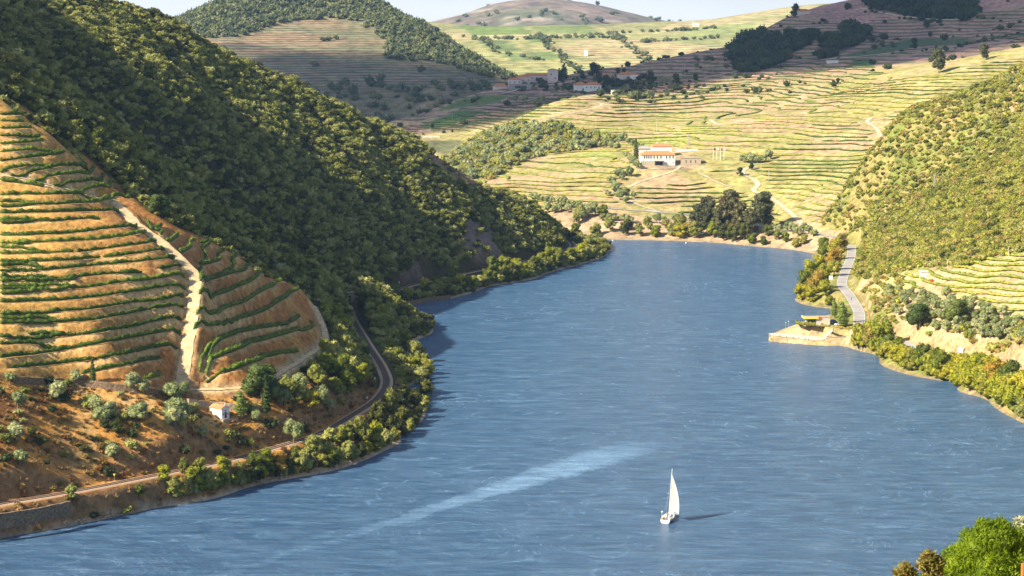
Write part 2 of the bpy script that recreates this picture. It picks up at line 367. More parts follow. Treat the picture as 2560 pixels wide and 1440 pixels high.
# ------------------------------------------------------------------ materials
def node_mat(name):
    m = bpy.data.materials.new(name); m.use_nodes = True; t = m.node_tree; p = t.nodes['Principled BSDF']
    return m, t, p
def N(t, ty, **k):
    n = t.nodes.new(ty)
    for a, b in k.items(): setattr(n, a, b)
    return n
def ramp(t, stops):
    r = t.nodes.new('ShaderNodeValToRGB'); e = r.color_ramp.elements
    while len(e) < len(stops): e.new(.5)
    for i, (p, c) in enumerate(stops): e[i].position = p; e[i].color = (*c, 1) if len(c) == 3 else c
    return r
def plain(name, col, rough=.8, var=.12, scale=3.0, metal=0, bump=0):
    m, t, p = node_mat(name); tc = N(t, 'ShaderNodeTexCoord'); nz = N(t, 'ShaderNodeTexNoise'); nz.inputs['Scale'].default_value = scale; nz.inputs['Detail'].default_value = 5
    r = ramp(t, [(.3, tuple(c * (1 - var) for c in col)), (.7, tuple(min(1, c * (1 + var)) for c in col))])
    t.links.new(tc.outputs['Object'], nz.inputs[0]); t.links.new(nz.outputs[0], r.inputs[0]); t.links.new(r.outputs[0], p.inputs['Base Color'])
    p.inputs['Roughness'].default_value = rough; p.inputs['Metallic'].default_value = metal
    if bump:
        b = N(t, 'ShaderNodeBump'); b.inputs['Strength'].default_value = bump; b.inputs['Distance'].default_value = .3; t.links.new(nz.outputs[0], b.inputs['Height']); t.links.new(b.outputs[0], p.inputs['Normal'])
    return m
def ground_mat(name, s1, s2, bump=.5, dist=.5, rows=None):
    """baked earth colour x two scales of mottling; rows = (height step, noise) draws terrace banks where attribute rowmask is set"""
    m, t, p = node_mat(name); l = t.links.new
    at = N(t, 'ShaderNodeAttribute', attribute_name='Col'); geo = N(t, 'ShaderNodeNewGeometry')
    n1 = N(t, 'ShaderNodeTexNoise'); n1.inputs['Scale'].default_value = s1; n1.inputs['Detail'].default_value = 8; n1.inputs['Roughness'].default_value = .65
    n2 = N(t, 'ShaderNodeTexNoise'); n2.inputs['Scale'].default_value = s2; n2.inputs['Detail'].default_value = 6; n2.inputs['Roughness'].default_value = .6
    l(geo.outputs['Position'], n1.inputs[0]); l(geo.outputs['Position'], n2.inputs[0])
    r1 = ramp(t, [(.3, (.50, .48, .45)), (.5, (1, 1, 1)), (.72, (1.55, 1.5, 1.4))]); r2 = ramp(t, [(.3, (.72, .75, .72)), (.7, (1.25, 1.2, 1.15))])
    l(n1.outputs[0], r1.inputs[0]); l(n2.outputs[0], r2.inputs[0])
    a = N(t, 'ShaderNodeMix', data_type='RGBA', blend_type='MULTIPLY'); a.inputs[0].default_value = 1; b = N(t, 'ShaderNodeMix', data_type='RGBA', blend_type='MULTIPLY'); b.inputs[0].default_value = 1
    src = at.outputs['Color']
    if rows:
        rm = N(t, 'ShaderNodeAttribute', attribute_name='rowmask'); rc = N(t, 'ShaderNodeAttribute', attribute_name='rowcol')
        sx = N(t, 'ShaderNodeSeparateXYZ'); l(geo.outputs['Position'], sx.inputs[0])
        nn = N(t, 'ShaderNodeTexNoise'); nn.inputs['Scale'].default_value = rows[2]; nn.inputs['Detail'].default_value = 3; l(geo.outputs['Position'], nn.inputs[0])
        k = N(t, 'ShaderNodeMath', operation='MULTIPLY_ADD'); l(nn.outputs[0], k.inputs[0]); k.inputs[1].default_value = rows[1]; l(sx.outputs['Z'], k.inputs[2])
        q = N(t, 'ShaderNodeMath', operation='MULTIPLY'); l(k.outputs[0], q.inputs[0]); q.inputs[1].default_value = 2 * pi / rows[0]
        sn = N(t, 'ShaderNodeMath', operation='SINE'); l(q.outputs[0], sn.inputs[0])
        mr = N(t, 'ShaderNodeMapRange'); l(sn.outputs[0], mr.inputs[0]); mr.inputs[1].default_value = -.1; mr.inputs[2].default_value = .5
        mu = N(t, 'ShaderNodeMath', operation='MULTIPLY'); l(mr.outputs[0], mu.inputs[0]); l(rm.outputs['Fac'], mu.inputs[1])
        mx = N(t, 'ShaderNodeMix', data_type='RGBA'); l(mu.outputs[0], mx.inputs[0]); l(src, mx.inputs[6]); l(rc.outputs['Color'], mx.inputs[7]); src = mx.outputs[2]
    l(src, a.inputs[6]); l(r1.outputs[0], a.inputs[7]); l(a.outputs[2], b.inputs[6]); l(r2.outputs[0], b.inputs[7]); l(b.outputs[2], p.inputs['Base Color'])
    p.inputs['Roughness'].default_value = .95; p.inputs['Specular IOR Level'].default_value = .15
    bp = N(t, 'ShaderNodeBump'); bp.inputs['Strength'].default_value = bump; bp.inputs['Distance'].default_value = dist; l(n1.outputs[0], bp.inputs['Height']); l(bp.outputs[0], p.inputs['Normal'])
    return m
def leaf_mat(name, stops, nscale=.9, trans=.25):
    """foliage: colour drawn per plant, mottled through the crown, some light through the leaves"""
    m, t, p = node_mat(name); l = t.links.new
    oi = N(t, 'ShaderNodeObjectInfo'); r = ramp(t, stops); l(oi.outputs['Random'], r.inputs[0])
    tc = N(t, 'ShaderNodeTexCoord'); nz = N(t, 'ShaderNodeTexNoise'); nz.inputs['Scale'].default_value = nscale; nz.inputs['Detail'].default_value = 4; l(tc.outputs['Object'], nz.inputs[0])
    r2 = ramp(t, [(.3, (.55, .62, .55)), (.5, (1, 1, 1)), (.7, (1.5, 1.4, 1.15))]); l(nz.outputs[0], r2.inputs[0])
    a = N(t, 'ShaderNodeMix', data_type='RGBA', blend_type='MULTIPLY'); a.inputs[0].default_value = 1; l(r.outputs[0], a.inputs[6]); l(r2.outputs[0], a.inputs[7])
    l(a.outputs[2], p.inputs['Base Color']); p.inputs['Roughness'].default_value = .6; p.inputs['Specular IOR Level'].default_value = .25
    if trans:
        tr = N(t, 'ShaderNodeBsdfTranslucent'); l(a.outputs[2], tr.inputs[0]); ms = N(t, 'ShaderNodeMixShader'); ms.inputs[0].default_value = trans
        l(p.outputs[0], ms.inputs[1]); l(tr.outputs[0], ms.inputs[2]); l(ms.outputs[0], t.nodes['Material Output'].inputs[0])
    return m

# ------------------------------------------------------------------ lines traced along roads, rails and vine rows
def c4(pts): return [(x / 2.977, 480 + y / 2.977) for x, y in pts]
def c1(pts): return [(x / 2.977, y / 2.977) for x, y in pts]
RAIL1 = hitline(RAILUV1, 6, z=8.0); RAIL2 = hitline(RAILUV2, 6, z=8.0)
ROADB = hitline(ROADUV_B, 6, z=8.0)
def smz(P, k=9):
    P = P.copy(); z = np.pad(P[:, 2], k, 'edge'); P[:, 2] = np.convolve(z, np.ones(2 * k + 1) / (2 * k + 1), 'valid'); return P
def on_hill(pts, hill, step=None, n=8, **kw):
    P = hitline(pts, n, hills=[hill], **kw)
    # drop points that jumped behind a crest
    keep = np.ones(len(P), bool); last = P[0]
    for i in range(1, len(P)):
        if abs(P[i, 1] - last[1]) > 60 * max(1, hill.st / 2): keep[i] = False
        else: last = P[i]
    P = P[keep]; P[:, 2] = hill.h(P[:, 0], P[:, 1]); return P
TRACK_A = [(286, 506), (315, 535), (345, 565), (395, 600), (440, 640), (478, 678), (489, 705), (484, 760), (478, 810), (468, 870), (459, 930), (452, 978)]
TRACK_A2 = [(452, 978), (520, 975), (600, 972), (650, 960), (700, 935), (760, 895), (812, 858), (800, 800), (775, 745)]
TRACK_A3 = [(0, 440), (60, 446), (120, 462), (200, 482), (286, 506)]
TRACK_A4 = [(0, 898), (50, 890), (100, 880)]
ROWS_A = [c4(q) for q in [
    [(0, 28), (300, 23), (560, 25), (640, 48), (700, 62)], [(0, 118), (200, 112), (300, 105), (600, 85), (820, 72)], [(0, 82), (180, 82), (300, 102)],
    [(0, 165), (220, 160), (440, 155), (660, 148), (885, 140)], [(0, 245), (200, 238), (400, 225), (560, 212), (660, 203), (750, 215)], [(0, 215), (180, 212), (330, 222)],
    [(0, 330), (200, 327), (450, 318), (640, 300), (800, 278), (1020, 255)], [(0, 388), (250, 382), (500, 372), (700, 362), (850, 345), (1000, 322), (1085, 298)],
    [(0, 422), (140, 420), (250, 430), (350, 455)], [(0, 465), (200, 465), (350, 460), (550, 450)], [(570, 455), (700, 440), (900, 410), (1060, 392), (1160, 375)],
    [(0, 525), (250, 522), (500, 515), (750, 495)], [(765, 495), (900, 480), (1100, 450), (1225, 430)], [(0, 560), (130, 552), (250, 555), (350, 570)],
    [(0, 595), (200, 592), (400, 582), (700, 555), (1000, 525), (1150, 510), (1300, 492)], [(0, 635), (250, 630), (400, 637), (600, 637), (850, 612), (1060, 595)], [(1085, 590), (1120, 586)], [(1180, 575), (1260, 565), (1350, 553)],
    [(0, 665), (170, 660), (300, 665), (380, 660), (560, 658)], [(0, 770), (220, 762), (450, 742), (700, 710), (900, 680), (1200, 635), (1375, 610)], [(0, 700), (230, 700), (420, 702), (520, 715), (560, 725)], [(0, 732), (200, 728), (330, 735)],
    [(0, 828), (200, 822), (400, 815), (700, 790), (850, 765), (1000, 740), (1200, 705), (1385, 685)],
    [(0, 905), (200, 902), (400, 895), (600, 885), (800, 860), (1000, 820), (1200, 790), (1370, 755)], [(0, 942), (170, 940), (330, 935), (450, 955)],
    [(0, 990), (250, 982), (450, 975), (650, 965), (850, 930), (1100, 880), (1365, 830)], [(0, 1048), (140, 1040)], [(210, 1045), (300, 1042), (420, 1045)],
    [(0, 1085), (250, 1088), (500, 1078), (700, 1055), (900, 1020), (1100, 975), (1355, 920)], [(0, 1140), (220, 1135), (350, 1150), (440, 1168)],
    [(0, 1240), (200, 1222), (400, 1195), (600, 1160), (800, 1120), (1000, 1085), (1200, 1045), (1350, 1022)],
    [(80, 1315), (300, 1300), (500, 1278), (700, 1250), (900, 1210), (1100, 1170), (1325, 1135)],
    [(600, 1365), (700, 1340), (900, 1300), (1050, 1262), (1190, 1250)], [(1210, 1240), (1310, 1238)], [(1070, 1405), (1130, 1385), (1195, 1372)], [(1230, 1355), (1290, 1355)]]]
ROWS_A += [c1(q) for q in [
    [(0, 860), (80, 862), (150, 860)], [(0, 905), (90, 912), (180, 915)], [(0, 962), (120, 962), (235, 957)], [(0, 1018), (150, 1018), (300, 1016)], [(0, 1078), (150, 1070), (325, 1052)],
    [(0, 1140), (150, 1125), (300, 1118), (450, 1130)], [(0, 1210), (200, 1180), (380, 1160), (480, 1138)], [(0, 1278), (150, 1250), (300, 1225), (390, 1242)],
    [(80, 1320), (230, 1290), (400, 1248), (520, 1232), (630, 1235)], [(260, 1358), (350, 1325), (520, 1295), (700, 1278)], [(400, 1393), (500, 1370), (650, 1345), (770, 1335)], [(590, 1423), (680, 1400), (780, 1388), (875, 1378)], [(0, 1350), (120, 1362), (250, 1380), (330, 1400)]]]
ROWS_A2 = [c4(q) for q in [
    [(770, 45), (850, 28), (1000, 25)], [(1090, 210), (1130, 280), (1180, 255), (1210, 258)], [(1195, 325), (1210, 300), (1160, 290), (1200, 258)], [(1245, 385), (1310, 340), (1335, 312)], [(1340, 462), (1395, 430), (1425, 410), (1412, 385), (1448, 355)],
    [(1452, 590), (1470, 540)], [(1475, 615), (1500, 560), (1530, 500), (1525, 450), (1508, 425), (1560, 395), (1540, 383), (1490, 388)], [(1490, 545), (1560, 535), (1640, 508), (1618, 475), (1670, 440)],
    [(1490, 700), (1560, 665), (1650, 600), (1745, 545), (1720, 510), (1780, 480), (1740, 465)], [(1490, 685), (1600, 645), (1720, 610), (1820, 592), (1838, 560), (1890, 530)],
    [(1480, 805), (1600, 775), (1700, 740), (1880, 660), (1935, 600), (1995, 575), (1965, 555)], [(1460, 942), (1600, 890), (1800, 832), (1900, 770), (1990, 715), (2060, 690), (2125, 645), (2100, 632)],
    [(1440, 1050), (1500, 1015), (1600, 988), (1800, 942), (1960, 890), (2040, 840), (2100, 800), (2200, 740), (2238, 705), (2215, 688)],
    [(1490, 1350), (1500, 1250), (1550, 1150), (1640, 1080), (1760, 1040), (1900, 1010)], [(1562, 1250), (1562, 1190), (1620, 1120), (1700, 1075), (1850, 1035), (2000, 1005), (2150, 980), (2225, 935)],
    [(1535, 1365), (1580, 1270), (1750, 1190), (2000, 1110), (2250, 1040), (2328, 1010), (2305, 975)], [(1560, 1252), (1700, 1190), (1850, 1130), (2050, 1070), (2200, 1035)],
    [(1530, 1425), (1600, 1385), (1700, 1350), (1900, 1270), (2100, 1210), (2220, 1190)], [(1650, 1355), (1800, 1290), (1950, 1240), (2080, 1205)]]]
ROWS_A3 = [[(1090, 398), (1110, 390), (1140, 397), (1175, 400)], [(1110, 415), (1150, 412), (1190, 418)], [(1130, 430), (1165, 428), (1200, 436)], [(1180, 470), (1215, 462), (1255, 468)], [(1060, 385), (1080, 383)]]
PA = {}
PA['t1'] = smz(on_hill(TRACK_A, hillA), 5); PA['t2'] = smz(on_hill(TRACK_A2, hillA), 5); PA['t3'] = smz(on_hill(TRACK_A3, hillA), 5)
RA = []
for q in ROWS_A + ROWS_A2 + ROWS_A3:
    P = on_hill(q, hillA, ymin=560, ymax=1420, n=6)
    if len(P) > 2: RA.append(smz(P, 3))
hillA.stamp(RAIL1, 3.5, 7.5); hillA.stamp(RAIL2, 3.2, 7)
for P in RA: hillA.stamp(P, 1.3, 2.9)
dT = np.minimum(hillA.stamp(PA['t1'], 2.8, 5), hillA.stamp(PA['t2'], 1.3, 3)); dT = np.minimum(dT, hillA.stamp(PA['t3'], 1.3, 3))
dRow = np.full(hillA.Z.shape, 99.)
for P in RA:
    for px, py, pz in resample(P, 1.0):
        ix = int((px - hillA.x0) / 1.25); iy = int((py - hillA.y0) / 1.25); s_ = np.s_[max(iy - 4, 0):iy + 6, max(ix - 4, 0):ix + 6]
        dRow[s_] = np.minimum(dRow[s_], np.hypot(hillA.X[s_] - px, hillA.Y[s_] - py) + (hillA.Y[s_] > py) * .8)
hillB.stamp(ROADB, 4.5, 8.5)
# riverside platform with the cafe, and the estate terraces
PIERC = P3(2060, 815, wz0(2060, 815))
def flat(hill, uvs, z, soft):
    pts = [P3(u, v, float((z - CAMH) / ray(u, v)[1])) for u, v in uvs]; poly = [(p[0], p[1]) for p in pts]
    m = in_poly(hill.X, hill.Y, poly).astype(float)
    for _ in range(int(soft)): m = np.maximum(m, .25 * (np.roll(m, 1, 0) + np.roll(m, -1, 0) + np.roll(m, 1, 1) + np.roll(m, -1, 1)) * .98)
    m = sstep(.25, .95, m); hill.Z = hill.Z * (1 - m) + z * m
flat(hillB, [(1998, 806), (2040, 795), (2120, 792), (2160, 812), (2130, 824), (2060, 822)], 6.5, 2)
flat(hillB, [(1922, 834), (1960, 833), (2060, 838), (2140, 842), (2140, 852), (2060, 857), (1924, 846)], 1.6, 0)
TRC = [[(2025, 582), (1990, 545), (1955, 515), (1925, 495), (1885, 478), (1895, 462), (1880, 445), (1860, 440), (1856, 428), (1875, 418)],
       [(2225, 362), (2205, 345), (2190, 320), (2168, 305), (2185, 292)], [(1400, 512), (1480, 518), (1600, 528), (1700, 536), (1790, 545)],
       [(1800, 547), (1870, 558), (1940, 574), (2030, 584), (2100, 596), (2128, 612)], [(1535, 480), (1560, 492), (1590, 510), (1640, 528)],
       [(1700, 415), (1690, 425), (1650, 440), (1600, 455), (1560, 475)], [(1745, 430), (1790, 455), (1830, 470)],
       [(1340, 300), (1420, 285), (1480, 272), (1505, 262), (1490, 256)], [(1395, 258), (1390, 240), (1388, 230)], [(1450, 245), (1520, 235), (1600, 222), (1700, 207)],
       [(1950, 150), (1880, 170), (1760, 195)], [(2150, 20), (2250, 40), (2360, 50), (2440, 45)], [(1250, 235), (1330, 218), (1430, 205)], [(1775, 300), (1800, 312), (1860, 305)],
       [(2050, 150), (2160, 140), (2300, 125), (2440, 112), (2520, 105)]]
PC = [smz(on_hill(q, hillC, n=10), 4) for q in TRC]
for P in PC[:9]: hillC.stamp(P, 3, 7)
VIS = build_vis()

# ------------------------------------------------------------------ baked earth colours
def bake(hill, mat, rows=None):
    nx, ny = hill.nx, hill.ny; V = np.stack([hill.X, hill.Y, hill.Z], -1).reshape(-1, 3)
    i = np.arange((ny - 1) * (nx - 1)); a = (i // (nx - 1)) * nx + i % (nx - 1)
    o = mesh_obj(hill.name, V, np.stack([a, a + 1, a + nx + 1, a + nx], 1), mat, smooth=True); o['kind'] = 'structure'
    def put(nm, C):
        A_ = o.data.attributes.new(nm, 'FLOAT_COLOR', 'POINT'); c = np.ones((nx * ny, 4), np.float32); c[:, :3] = C.reshape(-1, 3); A_.data.foreach_set('color', c.ravel())
    put('Col', hill.C)
    if rows:
        put('rowcol', hill.RC); A_ = o.data.attributes.new('rowmask', 'FLOAT', 'POINT'); A_.data.foreach_set('value', hill.RM.ravel().astype(np.float32))
    return o
def lerpc(C, c, m): m = np.clip(m, 0, 1)[..., None]; return C * (1 - m) + np.array(c) * m
for h in HILLS:
    h.U, h.V = proj(h.X, h.Y, h.Z); h.vis = visible(h.X, h.Y, h.Z, 14); h.C = np.zeros(h.X.shape + (3,))
def pm(h, poly, blur=1):
    m = (in_poly(h.U, h.V, poly) & h.vis).astype(float)
    for _ in range(blur): m = (m + np.roll(m, 1, 0) + np.roll(m, -1, 0) + np.roll(m, 1, 1) + np.roll(m, -1, 1)) / 5
    return m
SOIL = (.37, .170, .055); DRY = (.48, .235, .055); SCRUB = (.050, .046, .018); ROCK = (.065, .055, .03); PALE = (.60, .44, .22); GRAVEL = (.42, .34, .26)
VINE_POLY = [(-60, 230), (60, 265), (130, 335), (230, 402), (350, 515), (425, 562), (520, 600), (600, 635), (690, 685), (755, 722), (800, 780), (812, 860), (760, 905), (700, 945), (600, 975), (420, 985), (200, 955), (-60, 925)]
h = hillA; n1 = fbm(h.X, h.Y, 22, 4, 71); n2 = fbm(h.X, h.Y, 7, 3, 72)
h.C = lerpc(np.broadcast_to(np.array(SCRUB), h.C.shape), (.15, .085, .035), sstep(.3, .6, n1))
bank = sstep(0, 1, (h.V - (935 + .02 * h.U)) / 40) * (h.Y < 760)
h.C = lerpc(h.C, DRY, bank); h.C = lerpc(h.C, (.22, .10, .035), bank * sstep(0, .4, n1)); h.C = lerpc(h.C, (.42, .29, .13), bank * sstep(.25, .6, -n1))
h.vine = pm(h, VINE_POLY, 2) * (h.Y < 860)
h.C = lerpc(h.C, SOIL, h.vine); h.C = lerpc(h.C, (.46, .265, .075), h.vine * sstep(.1, .5, n1) * .7); h.C = lerpc(h.C, (.53, .32, .090), h.vine * sstep(420, 0, h.U) * .75)  # golden sunlight painted in: vineyard soil lightens towards the left
v3 = pm(h, [(1040, 378), (1090, 388), (1180, 440), (1275, 480), (1180, 478), (1120, 440), (1060, 395)], 1) * (h.Y > 1200); h.C = lerpc(h.C, (.27, .18, .11), v3); h.v3 = v3
h.C = lerpc(h.C, PALE, sstep(1.7, .9, dRow) * .75 * np.maximum(h.vine, v3))
h.C = lerpc(h.C, (.5, .38, .22), sstep(3.2, 1.8, dT))
gx, gy = np.gradient(h.Z, h.st); slope = np.hypot(gx, gy)
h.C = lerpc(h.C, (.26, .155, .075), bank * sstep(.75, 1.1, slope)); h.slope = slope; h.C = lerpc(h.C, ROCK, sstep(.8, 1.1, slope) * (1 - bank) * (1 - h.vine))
h.C = lerpc(h.C, GRAVEL, sstep(1.2, .6, h.Z))
for q in [[(1170, 540), (1230, 560), (1260, 640), (1200, 660), (1150, 620)], [(985, 600), (1030, 620), (1060, 690), (1000, 700)]]: h.C = lerpc(h.C, (.20, .15, .14), pm(h, q, 3))
h = hillB; n1 = fbm(h.X, h.Y, 26, 4, 81)
h.C = lerpc(np.broadcast_to(np.array((.27, .23, .09)), h.C.shape), (.17, .20, .05), sstep(-.35, .1, n1)); h.C = lerpc(h.C, (.38, .27, .17), sstep(.2, .5, n1))
VB = [(2120, 700), (2230, 690), (2290, 680), (2400, 672), (2480, 650), (2600, 625), (2600, 800), (2500, 850), (2420, 870), (2300, 850), (2230, 800), (2210, 750)]
h.vb = pm(h, VB, 1); h.C = lerpc(h.C, (.45, .33, .20), h.vb); h.C = lerpc(h.C, (.40, .36, .12), h.vb * sstep(0, .3, n1) * .5)
h.C = lerpc(h.C, (.42, .28, .17), pm(h, [(2560, 830), (2500, 870), (2400, 870), (2330, 860), (2260, 845), (2250, 830), (2180, 830), (2300, 880), (2400, 905), (2560, 960), (2640, 960), (2640, 830)], 2) * .8)
h.C = lerpc(h.C, (.50, .38, .24), pm(h, [(1915, 830), (2000, 800), (2160, 830), (2150, 870), (1920, 860)], 1) * .7)
h.C = lerpc(h.C, (.24, .19, .11), sstep(1.3, .6, h.Z))
h = hillC; n1 = fbm(h.X, h.Y, 60, 4, 91); n2 = fbm(h.X, h.Y, 18, 3, 92)
h.C = lerpc(np.broadcast_to(np.array((.42, .30, .185)), h.C.shape), (.31, .29, .10), sstep(-.25, .2, n1) * .8)
h.C = lerpc(h.C, (.46, .36, .24), sstep(.1, .5, n2) * .5)
SCRUBC = [(1100, 410), (1180, 352), (1290, 306), (1400, 306), (1440, 325), (1560, 345), (1555, 352), (1490, 372), (1370, 385), (1300, 410), (1230, 450), (1150, 450)]
BANKC = [(1380, 520), (1600, 540), (1790, 555), (1940, 584), (2050, 600), (2060, 640), (1480, 605), (1380, 560)]
DARKC = [[(1820, 135), (1860, 95), (1900, 85), (2050, 82), (2040, 105), (1985, 130), (1970, 150), (1900, 180), (1845, 183)], [(2040, 120), (2080, 90), (2130, 60), (2180, 75), (2150, 110), (2100, 135), (2050, 155)], [(2140, -10), (2430, -20), (2450, 30), (2420, 55), (2300, 48), (2180, 20)]]
GREENC = [([(1395, 300), (1440, 318), (1540, 328), (1500, 330), (1430, 326), (1390, 312)], (.20, .26, .05)), ([(1055, 312), (1150, 275), (1215, 276), (1180, 292), (1120, 315), (1060, 322)], (.10, .17, .05)),
          ([(1090, 278), (1150, 248), (1200, 236), (1275, 240), (1240, 258), (1150, 270)], (.12, .18, .05)), ([(1030, 352), (1165, 350), (1120, 388), (1060, 380)], (.13, .14, .07)),
          ([(2260, 40), (2400, 45), (2390, 55), (2270, 52)], (.08, .12, .05)), ([(2100, 140), (2280, 95), (2420, 95), (2440, 108), (2300, 115), (2180, 140)], (.09, .13, .06)),
          ([(2130, 150), (2200, 148), (2185, 168), (2125, 165)], (.08, .13, .05)), ([(1700, 325), (1740, 315), (1790, 318), (1740, 335), (1660, 345)], (.38, .36, .15)),
          ([(1560, 352), (1640, 340), (1720, 345), (1700, 365), (1610, 372)], (.28, .31, .09)), ([(1440, 385), (1500, 375), (1540, 385), (1560, 395), (1420, 392)], (.26, .30, .09))]
far = sstep(2120, 2250, h.Y + .12 * (h.X - 200)); h.C = lerpc(h.C, (.40, .245, .215), far * (1 - .4 * sstep(0, .4, n1)))  # purplish tint of the hazy shade worked into the far soil
h.C = lerpc(h.C, (.20, .17, .08), pm(h, SCRUBC, 2)); h.C = lerpc(h.C, (.42, .30, .20), pm(h, BANKC, 2))
for q in DARKC: h.C = lerpc(h.C, (.14, .09, .07), pm(h, q, 1))
for q, c in GREENC: h.C = lerpc(h.C, c, pm(h, q, 1))
h.C = lerpc(h.C, (.30, .23, .18), pm(h, [(1590, 400), (1740, 395), (1760, 410), (1720, 425), (1590, 418)], 1) * .8)
h.C = lerpc(h.C, (.31, .24, .15), sstep(1.3, .6, h.Z))
h.RC = np.broadcast_to(np.array((.10, .115, .05)), h.C.shape); h.RM = far * .85 * (fbm(h.X, h.Y, 160, 3, 95) > -.25)
h.RC = lerpc(h.RC, (.24, .27, .075), 1 - far); h.RM = np.maximum(h.RM, (1 - far) * .62 * sstep(-.3, .1, fbm(h.X, h.Y, 70, 3, 96)) * (h.Z > 13))
for q in (SCRUBC, BANKC): h.RM = h.RM * (1 - pm(h, q, 1))
for q in DARKC + [g_[0] for g_ in GREENC]: h.RM = h.RM * (1 - pm(h, q, 0))
h = hillE; n1 = fbm(h.X, h.Y, 120, 4, 101)
WOODE = [(400, 60), (480, 20), (560, -80), (900, -80), (1000, 30), (1060, 60), (1130, 100), (1290, 185), (1290, 200), (1200, 190), (1130, 165), (1060, 150), (1000, 130), (960, 95), (900, 55), (840, 45), (700, 55), (610, 90), (520, 95), (480, 100), (440, 80)]
WOODE2 = [(965, 110), (1010, 100), (1060, 110), (1100, 135), (1080, 150), (1000, 155), (975, 145)]
h.C[:] = (.30, .21, .15); h.C = lerpc(h.C, (.22, .17, .12), sstep(-.1, .4, n1)); h.RC = np.broadcast_to(np.array((.10, .13, .06)), h.C.shape)
wd = np.maximum(pm(h, WOODE, 1), pm(h, WOODE2, 1)); low = sstep(205, 235, h.V); h.C = lerpc(h.C, (.15, .16, .08), np.maximum(wd, low * .55)); h.RM = (1 - wd) * (1 - .75 * low); h.wd = wd
h = hillF; n1 = fbm(h.X, h.Y, 200, 4, 111)
h.C[:] = (.46, .36, .22); h.C = lerpc(h.C, (.36, .34, .16), sstep(-.2, .3, n1)); h.RC = np.broadcast_to(np.array((.20, .25, .09)), h.C.shape); h.RM = np.full(h.X.shape, .8)
for q, c in [([(1135, 60), (1300, 60), (1340, 85), (1180, 88)], (.17, .24, .07)), ([(1310, 60), (1480, 62), (1500, 85), (1350, 85)], (.20, .25, .09)), ([(1490, 60), (1680, 56), (1650, 75), (1520, 82)], (.27, .27, .13)), ([(1190, 102), (1260, 100), (1310, 128), (1230, 128)], (.15, .20, .08)),
             ([(1320, 97), (1352, 90), (1365, 105), (1325, 107)], (.16, .23, .08)), ([(1240, 132), (1330, 132), (1350, 150), (1280, 155)], (.15, .20, .08)), ([(1330, 128), (1390, 128), (1405, 148), (1350, 150)], (.17, .23, .08)), ([(1700, 70), (1850, 60), (1900, 50), (1880, 90), (1720, 95)], (.26, .30, .12))]:
    m = pm(h, q, 0); h.C = lerpc(h.C, c, m); h.RM *= 1 - .85 * m
h = hillG; h.C[:] = (.20, .16, .14); h.C = lerpc(h.C, (.13, .14, .09), sstep(-.1, .3, fbm(h.X, h.Y, 300, 5, 121))); h.C = lerpc(h.C, (.33, .28, .24), sstep(.3, .5, fbm(h.X, h.Y, 120, 3, 122)))
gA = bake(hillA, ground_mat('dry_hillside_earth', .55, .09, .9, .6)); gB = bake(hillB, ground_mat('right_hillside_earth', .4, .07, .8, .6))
gC = bake(hillC, ground_mat('vineyard_earth', .18, .03, .6, 1.0, rows=(4.2, 9, .012)), True); gE = bake(hillE, ground_mat('terraced_far_earth', .06, .012, .5, 2, rows=(3.8, 9, .006)), True)
gF = bake(hillF, ground_mat('far_field_earth', .04, .008, .4, 2, rows=(4.6, 14, .004)), True); gG = bake(hillG, ground_mat('mountain_earth', .02, .004, .6, 6))
bpy.ops.mesh.primitive_plane_add(size=1, location=(0, 4000, -14)); g0 = bpy.context.object; g0.name = 'ground'; g0.scale = (30000, 30000, 1); g0['kind'] = 'structure'; g0.data.materials.append(plain('plain_earth', (.25, .2, .12), scale=.01))

